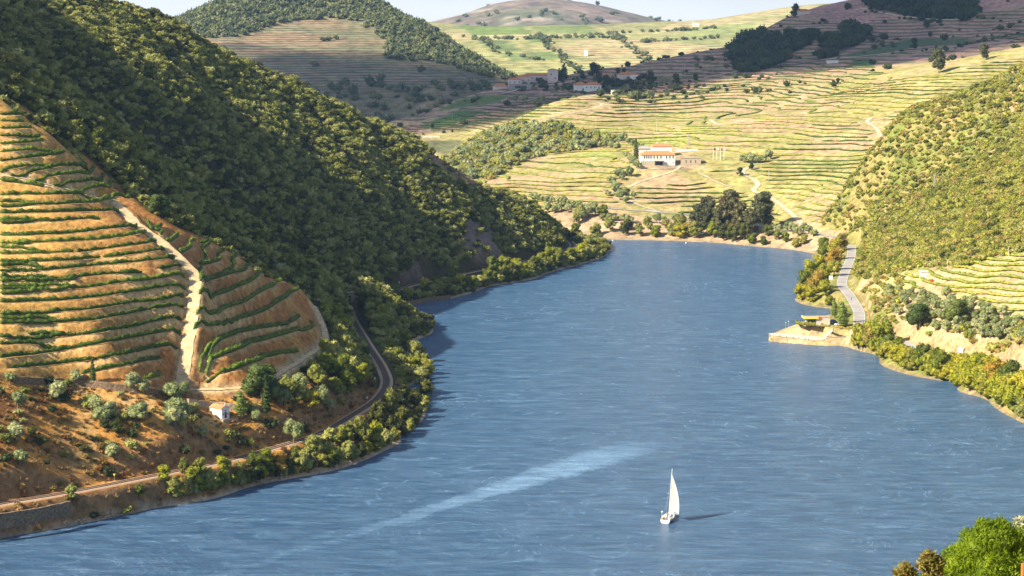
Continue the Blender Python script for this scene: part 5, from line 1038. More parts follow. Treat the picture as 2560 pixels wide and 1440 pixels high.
wall('kerb_wall', [(2138, 842), (2100, 845), (2062, 848)], .8, 1.4, M_conc, 'low pale wall running from the road to the landing stage', z=1.2, sink=1)
wall('roadside_barrier', [(2176, 825), (2172, 790), (2166, 765), (2155, 745)], .5, .35, plain('faded_red', (.5,.2,.13), .8), 'low faded red barrier on the inside of the road bend', hills=[hillB])
# tunnel mouth; a dark panel stands for the shade of the bore
p = hit1(862, 762, hills=[hillA]); e = empty('tunnel_portal', (p[0] + 1, p[1], 7.6), radians(35)); tag(e, 'pale stone tunnel mouth where the railway meets the wooded spur', 'tunnel')
b = MB(); b.box(-4.5, -2.4, -.6, .6, 0, 6.5); b.box(2.4, 4.5, -.6, .6, 0, 6.5); b.box(-2.4, 2.4, -.6, .6, 5.2, 6.5); b.build('portal_wall', M_stonel, e); b = MB(); b.box(-2.4, 2.4, -.1, .5, 0, 5.2); b.build('tunnel_shade_panel', M_glass, e)
b = MB(); b.box(-4.7, 4.7, -.75, .75, 6.5, 7.0); b.build('coping', M_stonel, e)

# ------------------------------------------------------------------ buildings
def building(name, uv, W_, D_, H_, label, rz=0, roof=1.8, wm=None, rm=None, wins=(), cat='house', hills=None, z=None, gable=False, doors=(), flat_roof=False, chim=(), sidewins=(), over=.5, sink=1.5):
    p = hit1(*uv, hills=hills); e = empty(name, (p[0], p[1], p[2] if z is None else z), rz); tag(e, label, cat)
    wm = wm or M_white; b = MB(); b.box(-W_ / 2, W_ / 2, 0, D_, -sink, H_)
    if gable: b.add([(-W_ / 2, 0, H_), (-W_ / 2, D_, H_), (-W_ / 2, D_ / 2, H_ + roof - .12), (W_ / 2, 0, H_), (W_ / 2, D_, H_), (W_ / 2, D_ / 2, H_ + roof - .12)], [(0, 2, 1), (3, 4, 5)])
    b.build('wall', wm, e)
    if flat_roof: b = MB(); b.box(-W_ / 2 - .3, W_ / 2 + .3, -.3, D_ + .3, H_, H_ + .35); rf = b.build('roof', rm or M_grey, e)
    else: rf = MB().hip(-W_ / 2, W_ / 2, 0, D_, H_ + .003 + .25, roof, over=over, gable=gable).build('roof', rm or M_tile, e)
    for cx in chim: b = MB(); b.box(cx - .6, cx + .6, D_ / 2 - .5, D_ / 2 + .5, H_ + roof * .5, H_ + roof + 1.0); b.build('chimney', wm, rf)
    for (x, z_, w_, h_) in wins:
        b = MB(); b.box(x - w_ / 2, x + w_ / 2, -.06, .05, z_, z_ + h_); f = b.build('window', M_glass, e)
        b = MB(); b.box(x - w_ / 2 - .12, x + w_ / 2 + .12, -.10, -.03, z_ - .15, z_); b.box(x - .05, x + .05, -.09, -.05, z_, z_ + h_); b.build('frame', M_green if h_ > 1.2 else wm, f)
    for (y, z_, w_, h_) in sidewins: b = MB(); b.box(W_ / 2 - .05, W_ / 2 + .06, y - w_ / 2, y + w_ / 2, z_, z_ + h_); b.build('window', M_glass, e)
    for (x, w_, h_) in doors: b = MB(); b.box(x - w_ / 2, x + w_ / 2, -.08, .05, 0, h_); b.build('door', M_wood, e)
    return e
# white chapel: gable with the door faces right and towards the camera
p = hit1(552, 1047, hills=[hillA]); ch = empty('white_chapel', (p[0] - .6, p[1] + 1.7, p[2] + .35), radians(-40)); tag(ch, 'tiny white chapel with an orange tiled roof below the vineyard', 'chapel')
b = MB(); b.box(-2.9, 2.9, -1.65, 1.65, -2.5, 3.0); b.add([(-2.9, -1.65, 3.0), (-2.9, 1.65, 3.0), (-2.9, 0, 3.95), (2.9, -1.65, 3.0), (2.9, 1.65, 3.0), (2.9, 0, 3.95)], [(0, 2, 1), (3, 4, 5)]); b.box(2.75, 2.95, -1.7, 1.7, 3.0, 3.12); b.build('wall', M_white, ch)
rf = MB().hip(-2.9, 2.7, -1.65, 1.65, 3.2, 1.0, over=.18, gable=True).build('roof', M_tile, ch); b = MB(); b.box(2.72, 2.94, -.12, .12, 4.2, 5.0); b.box(2.76, 2.9, -.35, .35, 4.55, 4.72); b.build('cross', M_white, rf)
b = MB(); b.box(2.88, 2.96, -.45, .45, .0, 1.9); b.build('door', M_wood, ch)
for y in (-1.0, 1.0): b = MB(); b.box(2.88, 2.95, y - .18, y + .18, 1.0, 1.5); b.build('window', M_glass, ch)
b = MB(); b.box(2.88, 2.95, -.2, .2, 2.25, 2.65); b.build('window', M_glass, ch)
# white estate house across the river
q1 = building('estate_house', (1645, 413), 29, 10, 8.6, 'long white two storey estate house with an orange roof across the river', rz=radians(3), roof=3.0, hills=[hillC], chim=(-7,), wins=[(x, 5.9, 1.0, 1.8) for x in (-11.5, -9.6, -7.8, -6.0, -3.4, -.6, 2.4, 7.2, 10.0, 12.8)] + [(7.2, 1.6, .9, .9), (12.8, 1.6, .9, .9)], sidewins=[(4, 5.9, 1, 1.8), (8, 5.9, 1, 1.8)])
b = MB(); b.box(-14, -2.6, -.12, .04, 0, 3.6); g_ = b.build('glazed_gallery', M_beige, q1)
b = MB(); [b.box(x - .06, x + .06, -.2, -.1, 0, 3.6) for x in np.arange(-14, -2.5, 1.6)]; b.build('mullions', M_wood, g_)
b = MB(); b.box(-3.2, 4.8, -2.6, 0, 3.3, 3.6); [b.box(x - .1, x + .1, -2.5, -2.3, 0, 3.3) for x in (-3, 0.8, 4.6)]; b.build('porch', M_wood, q1); b = MB(); b.box(-2.4, 4.0, -.1, .03, 0, 2.9); b.build('doorway', M_glass, q1)
building('rear_wing', (1655, 393), 17, 9, 9.2, 'white rear wing with twin orange roofs behind the estate house', rz=radians(3), roof=2.6, hills=[hillC], chim=(-4, 3.5))
building('stone_wing', (1727, 411), 17, 8, 5.2, 'low brown stone building at the right of the estate house', rz=radians(-4), wm=M_stonel, rm=M_grey, flat_roof=True, hills=[hillC], wins=[(-4, 1.5, .7, 2.2), (0, 1.5, .7, 2.2), (4, 1.5, .7, 2.2)], cat='building')
building('estate_shed', (1612, 388), 13, 7, 5.5, 'grey roofed shed behind the cypress of the estate', roof=2.2, rm=M_grey, hills=[hillC], wm=M_pinkw)
wall('garden_wall', [(1568, 425), (1620, 426), (1680, 424), (1700, 422)], 1.2, .6, M_stonel, 'long pale terrace wall in front of the estate house', hills=[hillC])
wall('terrace_wall', [(1690, 378), (1720, 377), (1745, 376)], 1.0, .6, M_white, 'white balustrade wall of the terrace above the estate', hills=[hillC])
fc = [M_blue, M_white, M_red, plain('light_blue_cloth', (.35, .55, .75), .8)]
for i, (u, fl) in enumerate(zip((1783, 1792, 1801, 1810), ('dark blue', 'white', 'red', 'light blue'))):
    p = hit1(u, 399, hills=[hillC]); e = empty('flagpole', p); tag(e, f'white flagpole with a {fl} flag beside the estate', 'flagpole', 'flagpoles beside the estate')
    b = MB(); b.tube((0, 0, -1), (0, 0, 10.5), .22, .14, 6); b.build('pole', M_white, e)
    V = [(.15 + k * .35, .12 * sin(k * 1.6), 8.3 + z_ - .08 * k) for z_ in (0, 1.6) for k in range(6)]; mesh_obj('flag', V, [(k, k + 1, k + 7, k + 6) for k in range(5)], fc[i], e)
# hilltop estate on the ridge
W2 = lambda n, x0, x1, z_: [(x, z_, 1.1, 1.5) for x in np.linspace(x0, x1, n)]
building('hill_estate', (1348, 207), 44, 14, 9, 'long pink-white hilltop estate house with a red roof and dark arcade', roof=3, wm=M_pinkw, hills=[hillC], wins=W2(3, -20, -9, 5.4) + [(0, 2.4, 9, 4.2)] + W2(3, 10, 20, 4), cat='estate')
building('estate_tower', (1382, 206), 13, 10, 15.5, 'square pale tower at the right end of the hilltop estate', roof=1.2, wm=M_pinkw, hills=[hillC], wins=[(-2, 9, 1.2, 1.8), (3, 4, 1.2, 2)], cat='tower')
building('estate_wing', (1308, 212), 20, 10, 9.5, 'middle wing stepping down from the hilltop estate', roof=2, wm=M_pinkw, hills=[hillC], wins=W2(3, -7, 7, 5))
building('small_estate_house', (1287, 217), 17, 10, 9, 'small pale house left of the hilltop estate', roof=2.2, wm=M_pinkw, hills=[hillC], wins=W2(3, -6, 6, 5))
building('winery', (1300, 224), 28, 9, 6.5, 'low dark concrete winery with one wide opening below the hilltop estate', wm=M_grey, flat_roof=True, hills=[hillC], wins=[(1, 1.6, 14, 3)], cat='winery')
building('lower_house', (1250, 223), 18, 10, 3.6, 'low house with a wide red roof at the left foot of the estate ridge', roof=3.4, wm=M_pinkw, hills=[hillC])
building('white_farmhouse', (1482, 228), 20, 12, 7.2, 'white farmhouse with a red roof beside dark round trees', roof=3.2, hills=[hillC], wins=W2(4, -7, 7, 3.6)); building('farmhouse_wing', (1451, 227), 15, 11, 6.6, 'left wing of the white farmhouse with an orange roof', roof=3.4, hills=[hillC])
building('ridge_house', (1512, 199), 16, 8, 5, 'low red roofed house behind trees on the ridge', roof=2.5, hills=[hillC], wm=M_pinkw); building('ridge_house', (1566, 197), 22, 9, 5, 'long brown roofed house at the right end of the ridge', roof=2.6, hills=[hillC], wm=M_pinkw); building('ridge_house', (1586, 202), 9, 8, 7, 'small white house at the far right end of the ridge', roof=1.6, hills=[hillC])
building('white_hut', (1535, 237), 6, 4, 4.5, 'small white hut beside the grey road below the farmhouse', flat_roof=True, rm=M_white, hills=[hillC], cat='hut'); building('white_hut', (2082, 158), 13, 5, 3, 'low white hut on the shaded slope at upper right', flat_roof=True, rm=M_white, hills=[hillC], cat='hut')
building('crest_house', (2005, 37), 22, 9, 5, 'red roofed house on the skyline beside a dark tree', roof=2.6, hills=[hillC], wm=M_pinkw); building('far_white_hut', (1200, 61), 16, 8, 7, 'tiny white hut on the far plateau edge', flat_roof=True, rm=M_white, hills=[hillF], cat='hut'); building('far_white_hut', (1465, 140), 7, 7, 12, 'tiny pale tower among the striped far fields', flat_roof=True, rm=M_white, hills=[hillF], cat='hut'); building('far_white_hut', (1740, 66), 15, 8, 8, 'tiny white house on the far plateau at right', flat_roof=True, rm=M_white, hills=[hillF], cat='hut')
building('white_tank', (2313, 692), 4.6, 3.2, 2.4, 'white box shed at the upper edge of the right vineyard', flat_roof=True, rm=M_white, hills=[hillB], cat='shed')
# white letters on the slope
p = hit1(1078, 345, hills=[hillC]); cu = bpy.data.curves.new('letters', 'FONT'); cu.body = 'SANDEMAN'; cu.size = 3.4; cu.extrude = .15; cu.align_x = 'CENTER'; to = bpy.data.objects.new('letters_tmp', cu); COL.objects.link(to)
bpy.context.view_layer.update(); me = bpy.data.meshes.new_from_object(to.evaluated_get(bpy.context.evaluated_depsgraph_get())); bpy.data.objects.remove(to); me.materials.clear(); me.materials.append(M_white)
e = empty('hillside_letters', (p[0], p[1], p[2] + .2)); tag(e, 'large white letters standing on the far slope above a dark vineyard', 'sign'); o = bpy.data.objects.new('letters', me); COL.objects.link(o); o.parent = e; o.rotation_euler = (radians(80), 0, 0)
b = MB(); [b.box(x - .1, x + .1, 0, .15, -2, .2) for x in np.arange(-7, 8, 3.5)]; b.build('posts', M_metal, e)

# ------------------------------------------------------------------ cafe and landing stage
cz = 6.5
def uvz(u, v, z): P = P3(u, v, float((z - CAMH) / ray(u, v)[1])); return Vector(P)
c0 = uvz(2046, 813, cz); e = empty('riverside_cafe', c0, radians(2)); tag(e, 'small flat roofed cafe with a yellow fascia above the landing stage', 'cafe')
b = MB(); b.box(-5.6, -1.0, .6, 5.4, -.5, 3.4); b.build('pavilion', M_grey, e); b = MB(); b.box(-.98, 5.6, 0, 5.6, -.5, 3.7); b.build('wall', M_beige, e)
b = MB(); b.box(-6.9, -.2, -.6, 6.6, 3.4, 3.8); b.build('roof', M_grey, e); b = MB(); b.box(-7.0, -.1, -.72, -.6, 3.15, 4.15); b.box(-7.12, -7.0, -.7, 6.6, 3.15, 4.15); b.build('fascia', M_yel, e)
b = MB(); b.box(-.1, 5.8, -.15, 5.7, 3.7, 3.95); b.build('side_roof', plain('faded_red_roof', (.50, .30, .20), .8), e); b = MB(); b.box(-.1, .9, -.5, -.16, 3.3, 4.2); b.build('sign_panel', M_red, e)
b = MB(); b.box(-5.0, -1.3, .5, .58, .1, 3.0); w1 = b.build('window', M_glass, e); b = MB(); [b.box(x - .05, x + .05, .44, .5, 0, 3.1) for x in (-5.0, -3.8, -2.5, -1.3)]; b.build('frame', M_metal, w1)
p = uvz(2014, 808, cz); e = empty('parasol', p); tag(e, 'closed pink parasol on the cafe terrace', 'parasol'); b = MB(); b.tube((0, 0, 0), (0, 0, 3.4), .04, .04, 6); b.build('pole', M_metal, e); b = MB(); b.tube((0, 0, 1.5), (0, 0, 2.2), .35, .38, 8); b.tube((0, 0, 2.2), (0, 0, 3.3), .38, .08, 8); b.build('canopy', M_pinkc, e); b = MB(); b.box(-.3, .3, -.3, .3, -.1, .12); b.build('base', M_grey, e)
for i, u in enumerate((2018, 2023)):
    p = uvz(u, 809.5, cz); e = empty('cafe_table', p); tag(e, f'small white cafe table, {("left", "right")[i]} of two beside the pink parasol', 'table'); b = MB(); b.tube((0, 0, .72), (0, 0, .76), .5, .5, 12); b.build('table_top', M_white, e); b = MB(); b.tube((0, 0, 0), (0, 0, .72), .05, .05, 6); b.tube((0, 0, 0), (0, 0, .04), .3, .3, 8); b.build('leg', M_metal, e)
def hedge_obj(pts, z, w_, h_, mat, label, seed):
    P = np.array([uvz(u, v, z) for u, v in pts]); o, c = hedge(resample(P, .5), w_, h_, .6, seed, mat, 5, .18, 'clipped_hedge', 7); o.location = c; tag(o, label, 'hedge')
M_hedge = leaf_mat('hedge_leaves', [(0, (.14, .17, .02)), (1, (.22, .17, .03))], .5)
hedge_obj([(1990, 806), (1992, 812), (2010, 814), (2030, 814.5), (2040, 815)], 6.3, 1.1, 1.6, M_hedge, 'clipped hedge around the river side of the cafe terrace', 3); hedge_obj([(2051, 817), (2065, 818.5), (2076, 819)], 6.3, 1.0, 1.4, M_hedge, 'short orange-green hedge in front of the cafe wall', 4); hedge_obj([(2084, 820), (2105, 822), (2130, 826)], 6.3, 1.0, 1.2, M_hedge, 'low hedge along the front of the car park', 5)
dk = [(1922.5, 833.5), (1947, 832.5), (2001, 837), (2062, 843), (2058, 850), (2028, 849.5), (1975, 842.5), (1923.5, 836.5)]
top = [uvz(u, v, 1.7) for u, v in dk]; n = len(top); c0 = top[0].copy(); V = [t - c0 for t in top] + [t - c0 - Vector((0, 0, 4)) for t in top]
e = empty('landing_stage', c0); tag(e, 'pale concrete landing stage jutting into the river with dark fender posts', 'pier'); mesh_obj('deck', V, [tuple(range(n))[::-1], tuple(range(n, 2 * n))] + [(i, (i + 1) % n, n + (i + 1) % n, n + i) for i in range(n)], M_conc, e)
fa, fb = top[7] - c0, top[5] - c0; dr = (fb - fa).normalized(); sd_ = Vector((dr.y, -dr.x, 0))
for t_ in (.02, .10, .26, .42, .58, .71, .86, .94):
    q = fa.lerp(fb, t_) + sd_ * .22; b = MB(); b.tube((q.x, q.y, -3), (q.x, q.y, .35), .2, .2, 6); b.build('fender_post', M_rub, e)
st0, st1 = uvz(2059, 842, 1.7), uvz(2083, 819, 6.4); e = empty('concrete_steps', st0); tag(e, 'pale concrete steps from the landing stage up to the cafe', 'steps'); d = st1 - st0; dh = Vector((d.x, d.y, 0)).normalized(); nr = Vector((dh.y, -dh.x, 0)); b = MB(); K = 20
for i in range(K):
    a0 = d * (i / K); a1 = d * ((i + 1) / K); zt = a1.z; V = [a0 - nr * 1.3, a0 + nr * 1.3, a1 + nr * 1.3, a1 - nr * 1.3]; b.add([(p_.x, p_.y, zt) for p_ in V] + [(p_.x, p_.y, zt - 1.6) for p_ in V], [(0, 1, 2, 3), (4, 5, 1, 0), (5, 6, 2, 1), (6, 7, 3, 2), (7, 4, 0, 3)])
b.build('flight', M_conc, e)
for i, (u, v, lab) in enumerate([(1964, 825, 'left of two slim lamp posts on the grassy tip above the landing stage'), (1971, 822, 'right of two slim lamp posts on the grassy tip above the landing stage')]):
    p = hit1(u, v, hills=[hillB]); e = empty('lamp_post', p); tag(e, lab, 'lamp post'); b = MB(); b.tube((0, 0, -.5), (0, 0, 3.6), .08, .06, 6); b.build('pole', M_metal, e); b = MB(); b.tube((0, 0, 3.6), (0, 0, 3.9), .2, .14, 8); b.build('lamp_head', M_white, e)
fpz = uvz(2102, 818, 6.8); 

# ------------------------------------------------------------------ cars
def car(loc, rz, paint, label):
    e = empty('parked_car', loc, rz); tag(e, label, 'car')
    prof = [(-2.1, .35), (-2.15, .75), (-1.95, .95), (-1.2, 1.0), (-.55, 1.42), (.75, 1.45), (1.45, 1.02), (2.0, .95), (2.15, .7), (2.1, .35)]; V = [(x, s * (.86 if z > 1.1 else .9), z) for s in (-1, 1) for x, z in prof]; n = len(prof)
    V = [(x, y * (.78 if z > 1.3 else 1), z) for x, y, z in V]; mesh_obj('body', V, [tuple(range(n)), tuple(range(2 * n - 1, n - 1, -1))] + [(i, i + n, (i + 1) % n + n, (i + 1) % n) for i in range(n)], paint, e)
    b = MB(); b.add([(-1.22, -.72, 1.04), (-1.22, .72, 1.04), (-.62, .6, 1.42), (-.62, -.6, 1.42)], [(0, 3, 2, 1)]); b.v = [(x - .03, y, z + .03) for x, y, z in b.v]; b.build('windscreen', M_glass, e)
    b = MB(); b.add([(1.42, -.72, 1.06), (1.42, .72, 1.06), (.78, .6, 1.46), (.78, -.6, 1.46)], [(0, 1, 2, 3)]); b.v = [(x + .03, y, z + .03) for x, y, z in b.v]; b.build('rear_window', M_glass, e)
    for s in (-1, 1): b = MB(); b.add([(-1.0, s * .93, 1.02), (1.25, s * .93, 1.02), (.7, s * .74, 1.38), (-.5, s * .74, 1.38)], [(0, 1, 2, 3)]); b.build('side_window', M_glass, e)
    for x in (-1.35, 1.35):
        for s in (-1, 1): b = MB(); b.tube((x, s * .72, .33), (x, s * .95, .33), .33, .33, 12); w_ = b.build('wheel', M_rub, e); b = MB(); b.tube((x, s * .95, .33), (x, s * .965, .33), .19, .19, 8); b.build('rim', M_silver, w_)
    for s in (-1, 1): b = MB(); b.box(-2.2, -2.1, s * .65 - .15, s * .65 + .15, .62, .78); b.build('headlight', M_white, e)
    return e
car(uvz(2081, 806, 6.6), radians(20), M_blue, 'dark blue car parked beside the cafe'); car(uvz(2089, 810, 6.6), radians(20), M_blue, 'second dark blue car parked between the cafe and the white one'); car(uvz(2098, 814, 6.6), radians(15), M_cwhite, 'white car parked in front of the pale poplar')
car(uvz(2350, 888, 8.1), radians(-28), M_silver, 'silver car driving on the right river road'); car(uvz(2330, 884, 8.1), radians(-28), M_cwhite, 'white car half hidden by a tree on the right river road')
p = hit1(1731, 541, hills=[hillC]); car((p[0], p[1], p[2] + .35), radians(5), M_blue, 'tiny blue car on the grey road of the far bank')
# ------------------------------------------------------------------ signs, poles
def sign(u, v, w_, h_, base, label, rz=0, hills=None):
    p = hit1(u, v, hills=hills); e = empty('roadside_board', p, rz); tag(e, label, 'sign'); b = MB(); b.box(-w_ / 2, w_ / 2, -.05, .05, base, base + h_); b.build('panel', M_white, e)
    for s in (-1, 1): b = MB(); b.tube((s * w_ * .35, .12, -.6), (s * w_ * .35, .12, base + h_ * .9), .06, .06, 6); b.build('post', M_metal, e)
    b = MB(); b.box(-w_ / 2 - .06, w_ / 2 + .06, .055, .1, base - .06, base + h_ + .06); b.build('frame', M_metal, e)
sign(2401, 886, 2.3, 2.6, .6, 'blank white billboard beside the right river road', radians(-12), [hillB]); sign(2077, 703, 2.1, 2.4, .8, 'white board standing in front of the wooded point by the road', radians(-8), [hillB]); sign(2270, 838, .8, 1.2, .3, 'small white road sign above the cutting', 0, [hillB])
def pole(u, v, px, label, hills=None, lattice=False, grp='utility poles on the hills'):
    p = hit1(u, v, hills=hills); H_ = px * p[1] / FPX; e = empty('utility_pole', p, random.uniform(-.4, .4)); tag(e, label, 'utility pole', grp); r0 = max(.16, .018 * H_)
    b = MB()
    if lattice:
        q = H_ * .035
        for sx, sy in ((-1, -1), (1, -1), (1, 1), (-1, 1)): b.tube((sx * q * 1.6, sy * q * 1.6, -.5), (sx * q * .5, sy * q * .5, H_), .1, .07, 4)
        for i in range(10):
            k0 = 1.6 - 1.1 * i / 10; k1 = 1.6 - 1.1 * (i + 1) / 10; z0, z1 = H_ * i / 10, H_ * (i + 1) / 10
            for s in (-1, 1): b.tube((-q * k0, s * q * k0, z0), (q * k1, s * q * k1, z1), .05, .05, 4); b.tube((s * q * k0, q * k0, z0), (s * q * k1, -q * k1, z1), .05, .05, 4)
    else: b.tube((0, 0, -.8), (0, 0, H_), r0, r0 * .6, 6)
    b.build('mast', M_conc if not lattice else M_silver, e); b = MB(); b.box(-H_ * .09, H_ * .09, -.08, .08, H_ * .95, H_ * .97); b.build('crossarm', M_metal, e)
    for s in (-1, 0, 1): b = MB(); b.tube((s * H_ * .08, 0, H_ * .97), (s * H_ * .08, 0, H_ * .985 + .25), .09, .06, 6); b.build('insulator', M_white, e)
PL = [(2103, 520, 26, 1, 'at the left edge of the bushy right slope'), (1922, 452, 26, 1, 'beside the winding pale track'), (1642, 330, 30, 0, 'behind the estate house, left one'), (1720, 364, 29, 1, 'on the slope above the estate terrace'), (1490, 318, 28, 0, 'above the bright green field'), (1312, 266, 24, 0, 'at the shadow edge of the left spur'), (1131, 300, 17, 0, 'in the middle of the shaded green slope'), (1075, 326, 17, 0, 'just above the white letters'), (1032, 315, 19, 0, 'left of the white letters'), (965, 305, 18, 0, 'nearest the wooded ridge at left'),
      (2335, 473, 36, 1, 'in the middle of the bushy right slope'), (1712, 192, 30, 0, 'at the left foot of the shaded right hill'), (1782, 186, 20, 0, 'left of the dark hollow wood'), (1956, 104, 28, 1, 'above the dark hollow wood'), (2368, 678, 30, 0, 'at the upper edge of the right vineyard'), (2521, 645, 29, 0, 'at the top right corner of the right vineyard'), (2300, 186, 14, 0, 'left of the big crest eucalyptus'), (1072, 80, 20, 0, 'on the far wooded hill shoulder')]
for u, v, px, la, w_ in PL: pole(u, v, px, ('slim metal lattice pole ' if la else 'slim pale utility pole ') + w_, lattice=bool(la))
for u, v, w_ in [(918, 1006, 'at the foot of the bend cutting'), (937, 958, 'inside the railway curve'), (998, 714, 'beside the far left bank railway, left one'), (1058, 702, 'beside the far left bank railway, middle one'), (1392, 632, 'beside the far left bank railway, near the last bend')]:
    p = hit1(u, v, hills=[hillA]); e = empty('railway_marker', p); tag(e, 'small white railway marker ' + w_, 'marker'); b = MB(); b.tube((0, 0, -.5), (0, 0, 1.6), .07, .07, 6); b.build('post', M_metal, e); b = MB(); b.tube((0, -.06, 1.9), (0, .0, 1.9), .42, .42, 10); b.build('disc', M_white, e)
p = hit1(286, 1203, hills=[hillA]); e = empty('railway_sign', p); tag(e, 'yellow triangular sign on a thin post beside the left railway', 'sign'); b = MB(); b.tube((0, 0, -.3), (0, 0, 1.6), .05, .05, 6); b.build('post', M_metal, e); b = MB(); b.add([(-.42, 0, 2.3), (.42, 0, 2.3), (0, 0, 1.5), (-.42, .05, 2.3), (.42, .05, 2.3), (0, .05, 1.5)], [(0, 2, 1), (3, 4, 5), (0, 1, 4, 3), (1, 2, 5, 4), (2, 0, 3, 5)]); b.build('panel', M_yel, e)
p = hit1(263, 1217, hills=[hillA]); e = empty('telegraph_post', p); tag(e, 'thin dark post at the river side of the left railway', 'post'); b = MB(); b.tube((0, 0, -.5), (0, 0, 5.2), .1, .07, 6); b.build('pole', M_wood, e); b = MB(); b.box(-.5, .5, -.05, .05, 4.7, 4.82); b.build('crossarm', M_wood, e)
for i, (u, v) in enumerate([(1715, 608), (1532, 602)]):
    p = uvz(u, v, 0); e = empty('mooring_buoy', p); tag(e, ('white buoy floating off the eucalyptus grove', 'white buoy floating off the left end of the far bank')[i], 'buoy'); b = MB(); b.tube((0, 0, -.3), (0, 0, .5), .5, .45, 10); b.tube((0, 0, .5), (0, 0, .8), .45, .12, 10); b.build('float', M_white, e); b = MB(); b.tube((0, 0, .8), (0, 0, 1.1), .05, .05, 5); b.build('ring', M_metal, e)

# ------------------------------------------------------------------ people
def person(loc, rz, shirt, trousers, label, sit=False, s=1.0):
    """one continuous skinned body; clothing as children"""
    me = bpy.data.meshes.new('person')
    if sit: J = dict(pel=(0, 0, .48), ch=(0, .03, .85), nk=(0, .04, 1.02), hd=(0, .07, 1.18), hp=(0, .06, 1.27), sl=(-.19, .03, .95), el=(-.25, .18, .72), wl=(-.16, .38, .66), sr=(.19, .03, .95), er=(.25, .18, .72), wr=(.16, .38, .66), hl=(-.1, 0, .46), kl=(-.13, .42, .5), al=(-.13, .45, .08), tl=(-.13, .6, .04), hr=(.1, 0, .46), kr=(.13, .42, .5), ar=(.13, .45, .08), tr=(.13, .6, .04))
    else: J = dict(pel=(0, 0, .95), ch=(0, .02, 1.3), nk=(0, .03, 1.48), hd=(0, .05, 1.62), hp=(0, .04, 1.71), sl=(-.2, .02, 1.4), el=(-.26, .1, 1.14), wl=(-.2, .28, .98), sr=(.2, .02, 1.4), er=(.3, .15, 1.2), wr=(.25, .38, 1.2), hl=(-.1, 0, .9), kl=(-.12, .03, .5), al=(-.13, 0, .09), tl=(-.14, .15, .04), hr=(.1, 0, .9), kr=(.13, .05, .5), ar=(.14, .02, .09), tr=(.15, .17, .04))
    Ed = [('pel', 'ch'), ('ch', 'nk'), ('nk', 'hd'), ('hd', 'hp'), ('ch', 'sl'), ('sl', 'el'), ('el', 'wl'), ('ch', 'sr'), ('sr', 'er'), ('er', 'wr'), ('pel', 'hl'), ('hl', 'kl'), ('kl', 'al'), ('al', 'tl'), ('pel', 'hr'), ('hr', 'kr'), ('kr', 'ar'), ('ar', 'tr')]
    rad = dict(pel=.15, ch=.15, nk=.06, hd=.1, hp=.075, sl=.065, el=.045, wl=.035, sr=.065, er=.045, wr=.035, hl=.09, kl=.06, al=.045, tl=.04, hr=.09, kr=.06, ar=.045, tr=.04)
    ks = list(J); me.from_pydata([J[k] for k in ks], [(ks.index(a), ks.index(b)) for a, b in Ed], []); o = bpy.data.objects.new('person', me); COL.objects.link(o)
    o.modifiers.new('skin', 'SKIN')
    for i, k in enumerate(ks): me.skin_vertices[0].data[i].radius = (rad[k], rad[k])
    me.skin_vertices[0].data[0].use_root = True; o.modifiers.new('sub', 'SUBSURF').levels = 1; o.modifiers['sub'].render_levels = 1
    me.materials.append(M_skin); o.location = loc; o.rotation_euler = (0, 0, rz); o.scale = (s, s, s); tag(o, label, 'person')
    def garment(nm, keys, mat, grow):
        m2 = bpy.data.meshes.new(nm); kk = [k for k in ks if k in keys]; m2.from_pydata([J[k] for k in kk], [(kk.index(a), kk.index(b)) for a, b in Ed if a in kk and b in kk], []); g = bpy.data.objects.new(nm, m2); COL.objects.link(g); g.modifiers.new('skin', 'SKIN')
        for i, k in enumerate(kk): m2.skin_vertices[0].data[i].radius = (rad[k] + grow, rad[k] + grow)
        m2.skin_vertices[0].data[0].use_root = True; g.modifiers.new('sub', 'SUBSURF').levels = 1; m2.materials.append(mat); g.parent = o
    garment('shirt', ('pel', 'ch', 'sl', 'el', 'sr', 'er'), shirt, .02); garment('trousers', ('pel', 'hl', 'kl', 'al', 'hr', 'kr', 'ar'), trousers, .018)
    z = J['hd'][2]; hv, hf = ICO[2]; V = hv * np.array([.115, .125, .10]) + np.array([0, J['hd'][1] - .02, z + .065]); mesh_obj('hair', V, hf, M_wood, o, True); return o

# ------------------------------------------------------------------ sailboat seen from astern
m, t, pb = node_mat('sailcloth'); pb.inputs['Base Color'].default_value = (.70, .66, .56, 1); pb.inputs['Roughness'].default_value = .8
trn = N(t, 'ShaderNodeBsdfTranslucent'); trn.inputs[0].default_value = (.70, .64, .5, 1); ms = N(t, 'ShaderNodeMixShader'); ms.inputs[0].default_value = .35; t.links.new(pb.outputs[0], ms.inputs[1]); t.links.new(trn.outputs[0], ms.inputs[2]); t.links.new(ms.outputs[0], t.nodes['Material Output'].inputs[0]); M_sail = m
BP = uvz(1662, 1309, 0); boat = empty('sailboat', BP + Vector((0, 0, 0)), radians(-16)); tag(boat, 'white sailing boat with one tall cream sail alone on the river', 'sailboat')
boat.rotation_euler = (0, radians(3.5), radians(-16))
secs = []; Ln = 10.5; nS = 14
for i in range(nS + 1):
    t_ = i / nS; y = t_ * Ln; hb = 1.68 * (1 - max(0, (t_ - .4) / .6) ** 2.1) * (.80 + .2 * min(1, t_ / .35)); hb = max(hb, .03); kz = -.35 + .9 * max(0, t_ - .75) ** 1.5 * 3; sh = 1.05 + .35 * t_ ** 2; k0 = .25 if t_ < .05 else kz
    secs.append([(-hb, y, sh), (-hb * .97, y, .45), (-hb * .72, y, .02), (0, y + .0, k0 if i else -.05), (hb * .72, y, .02), (hb * .97, y, .45), (hb, y, sh)])
V = [q for s in secs for q in s]; m7 = 7
hull = mesh_obj('hull', V, [(i * m7 + j, i * m7 + j + 1, (i + 1) * m7 + j + 1, (i + 1) * m7 + j) for i in range(nS) for j in range(6)], M_navy, boat, True)
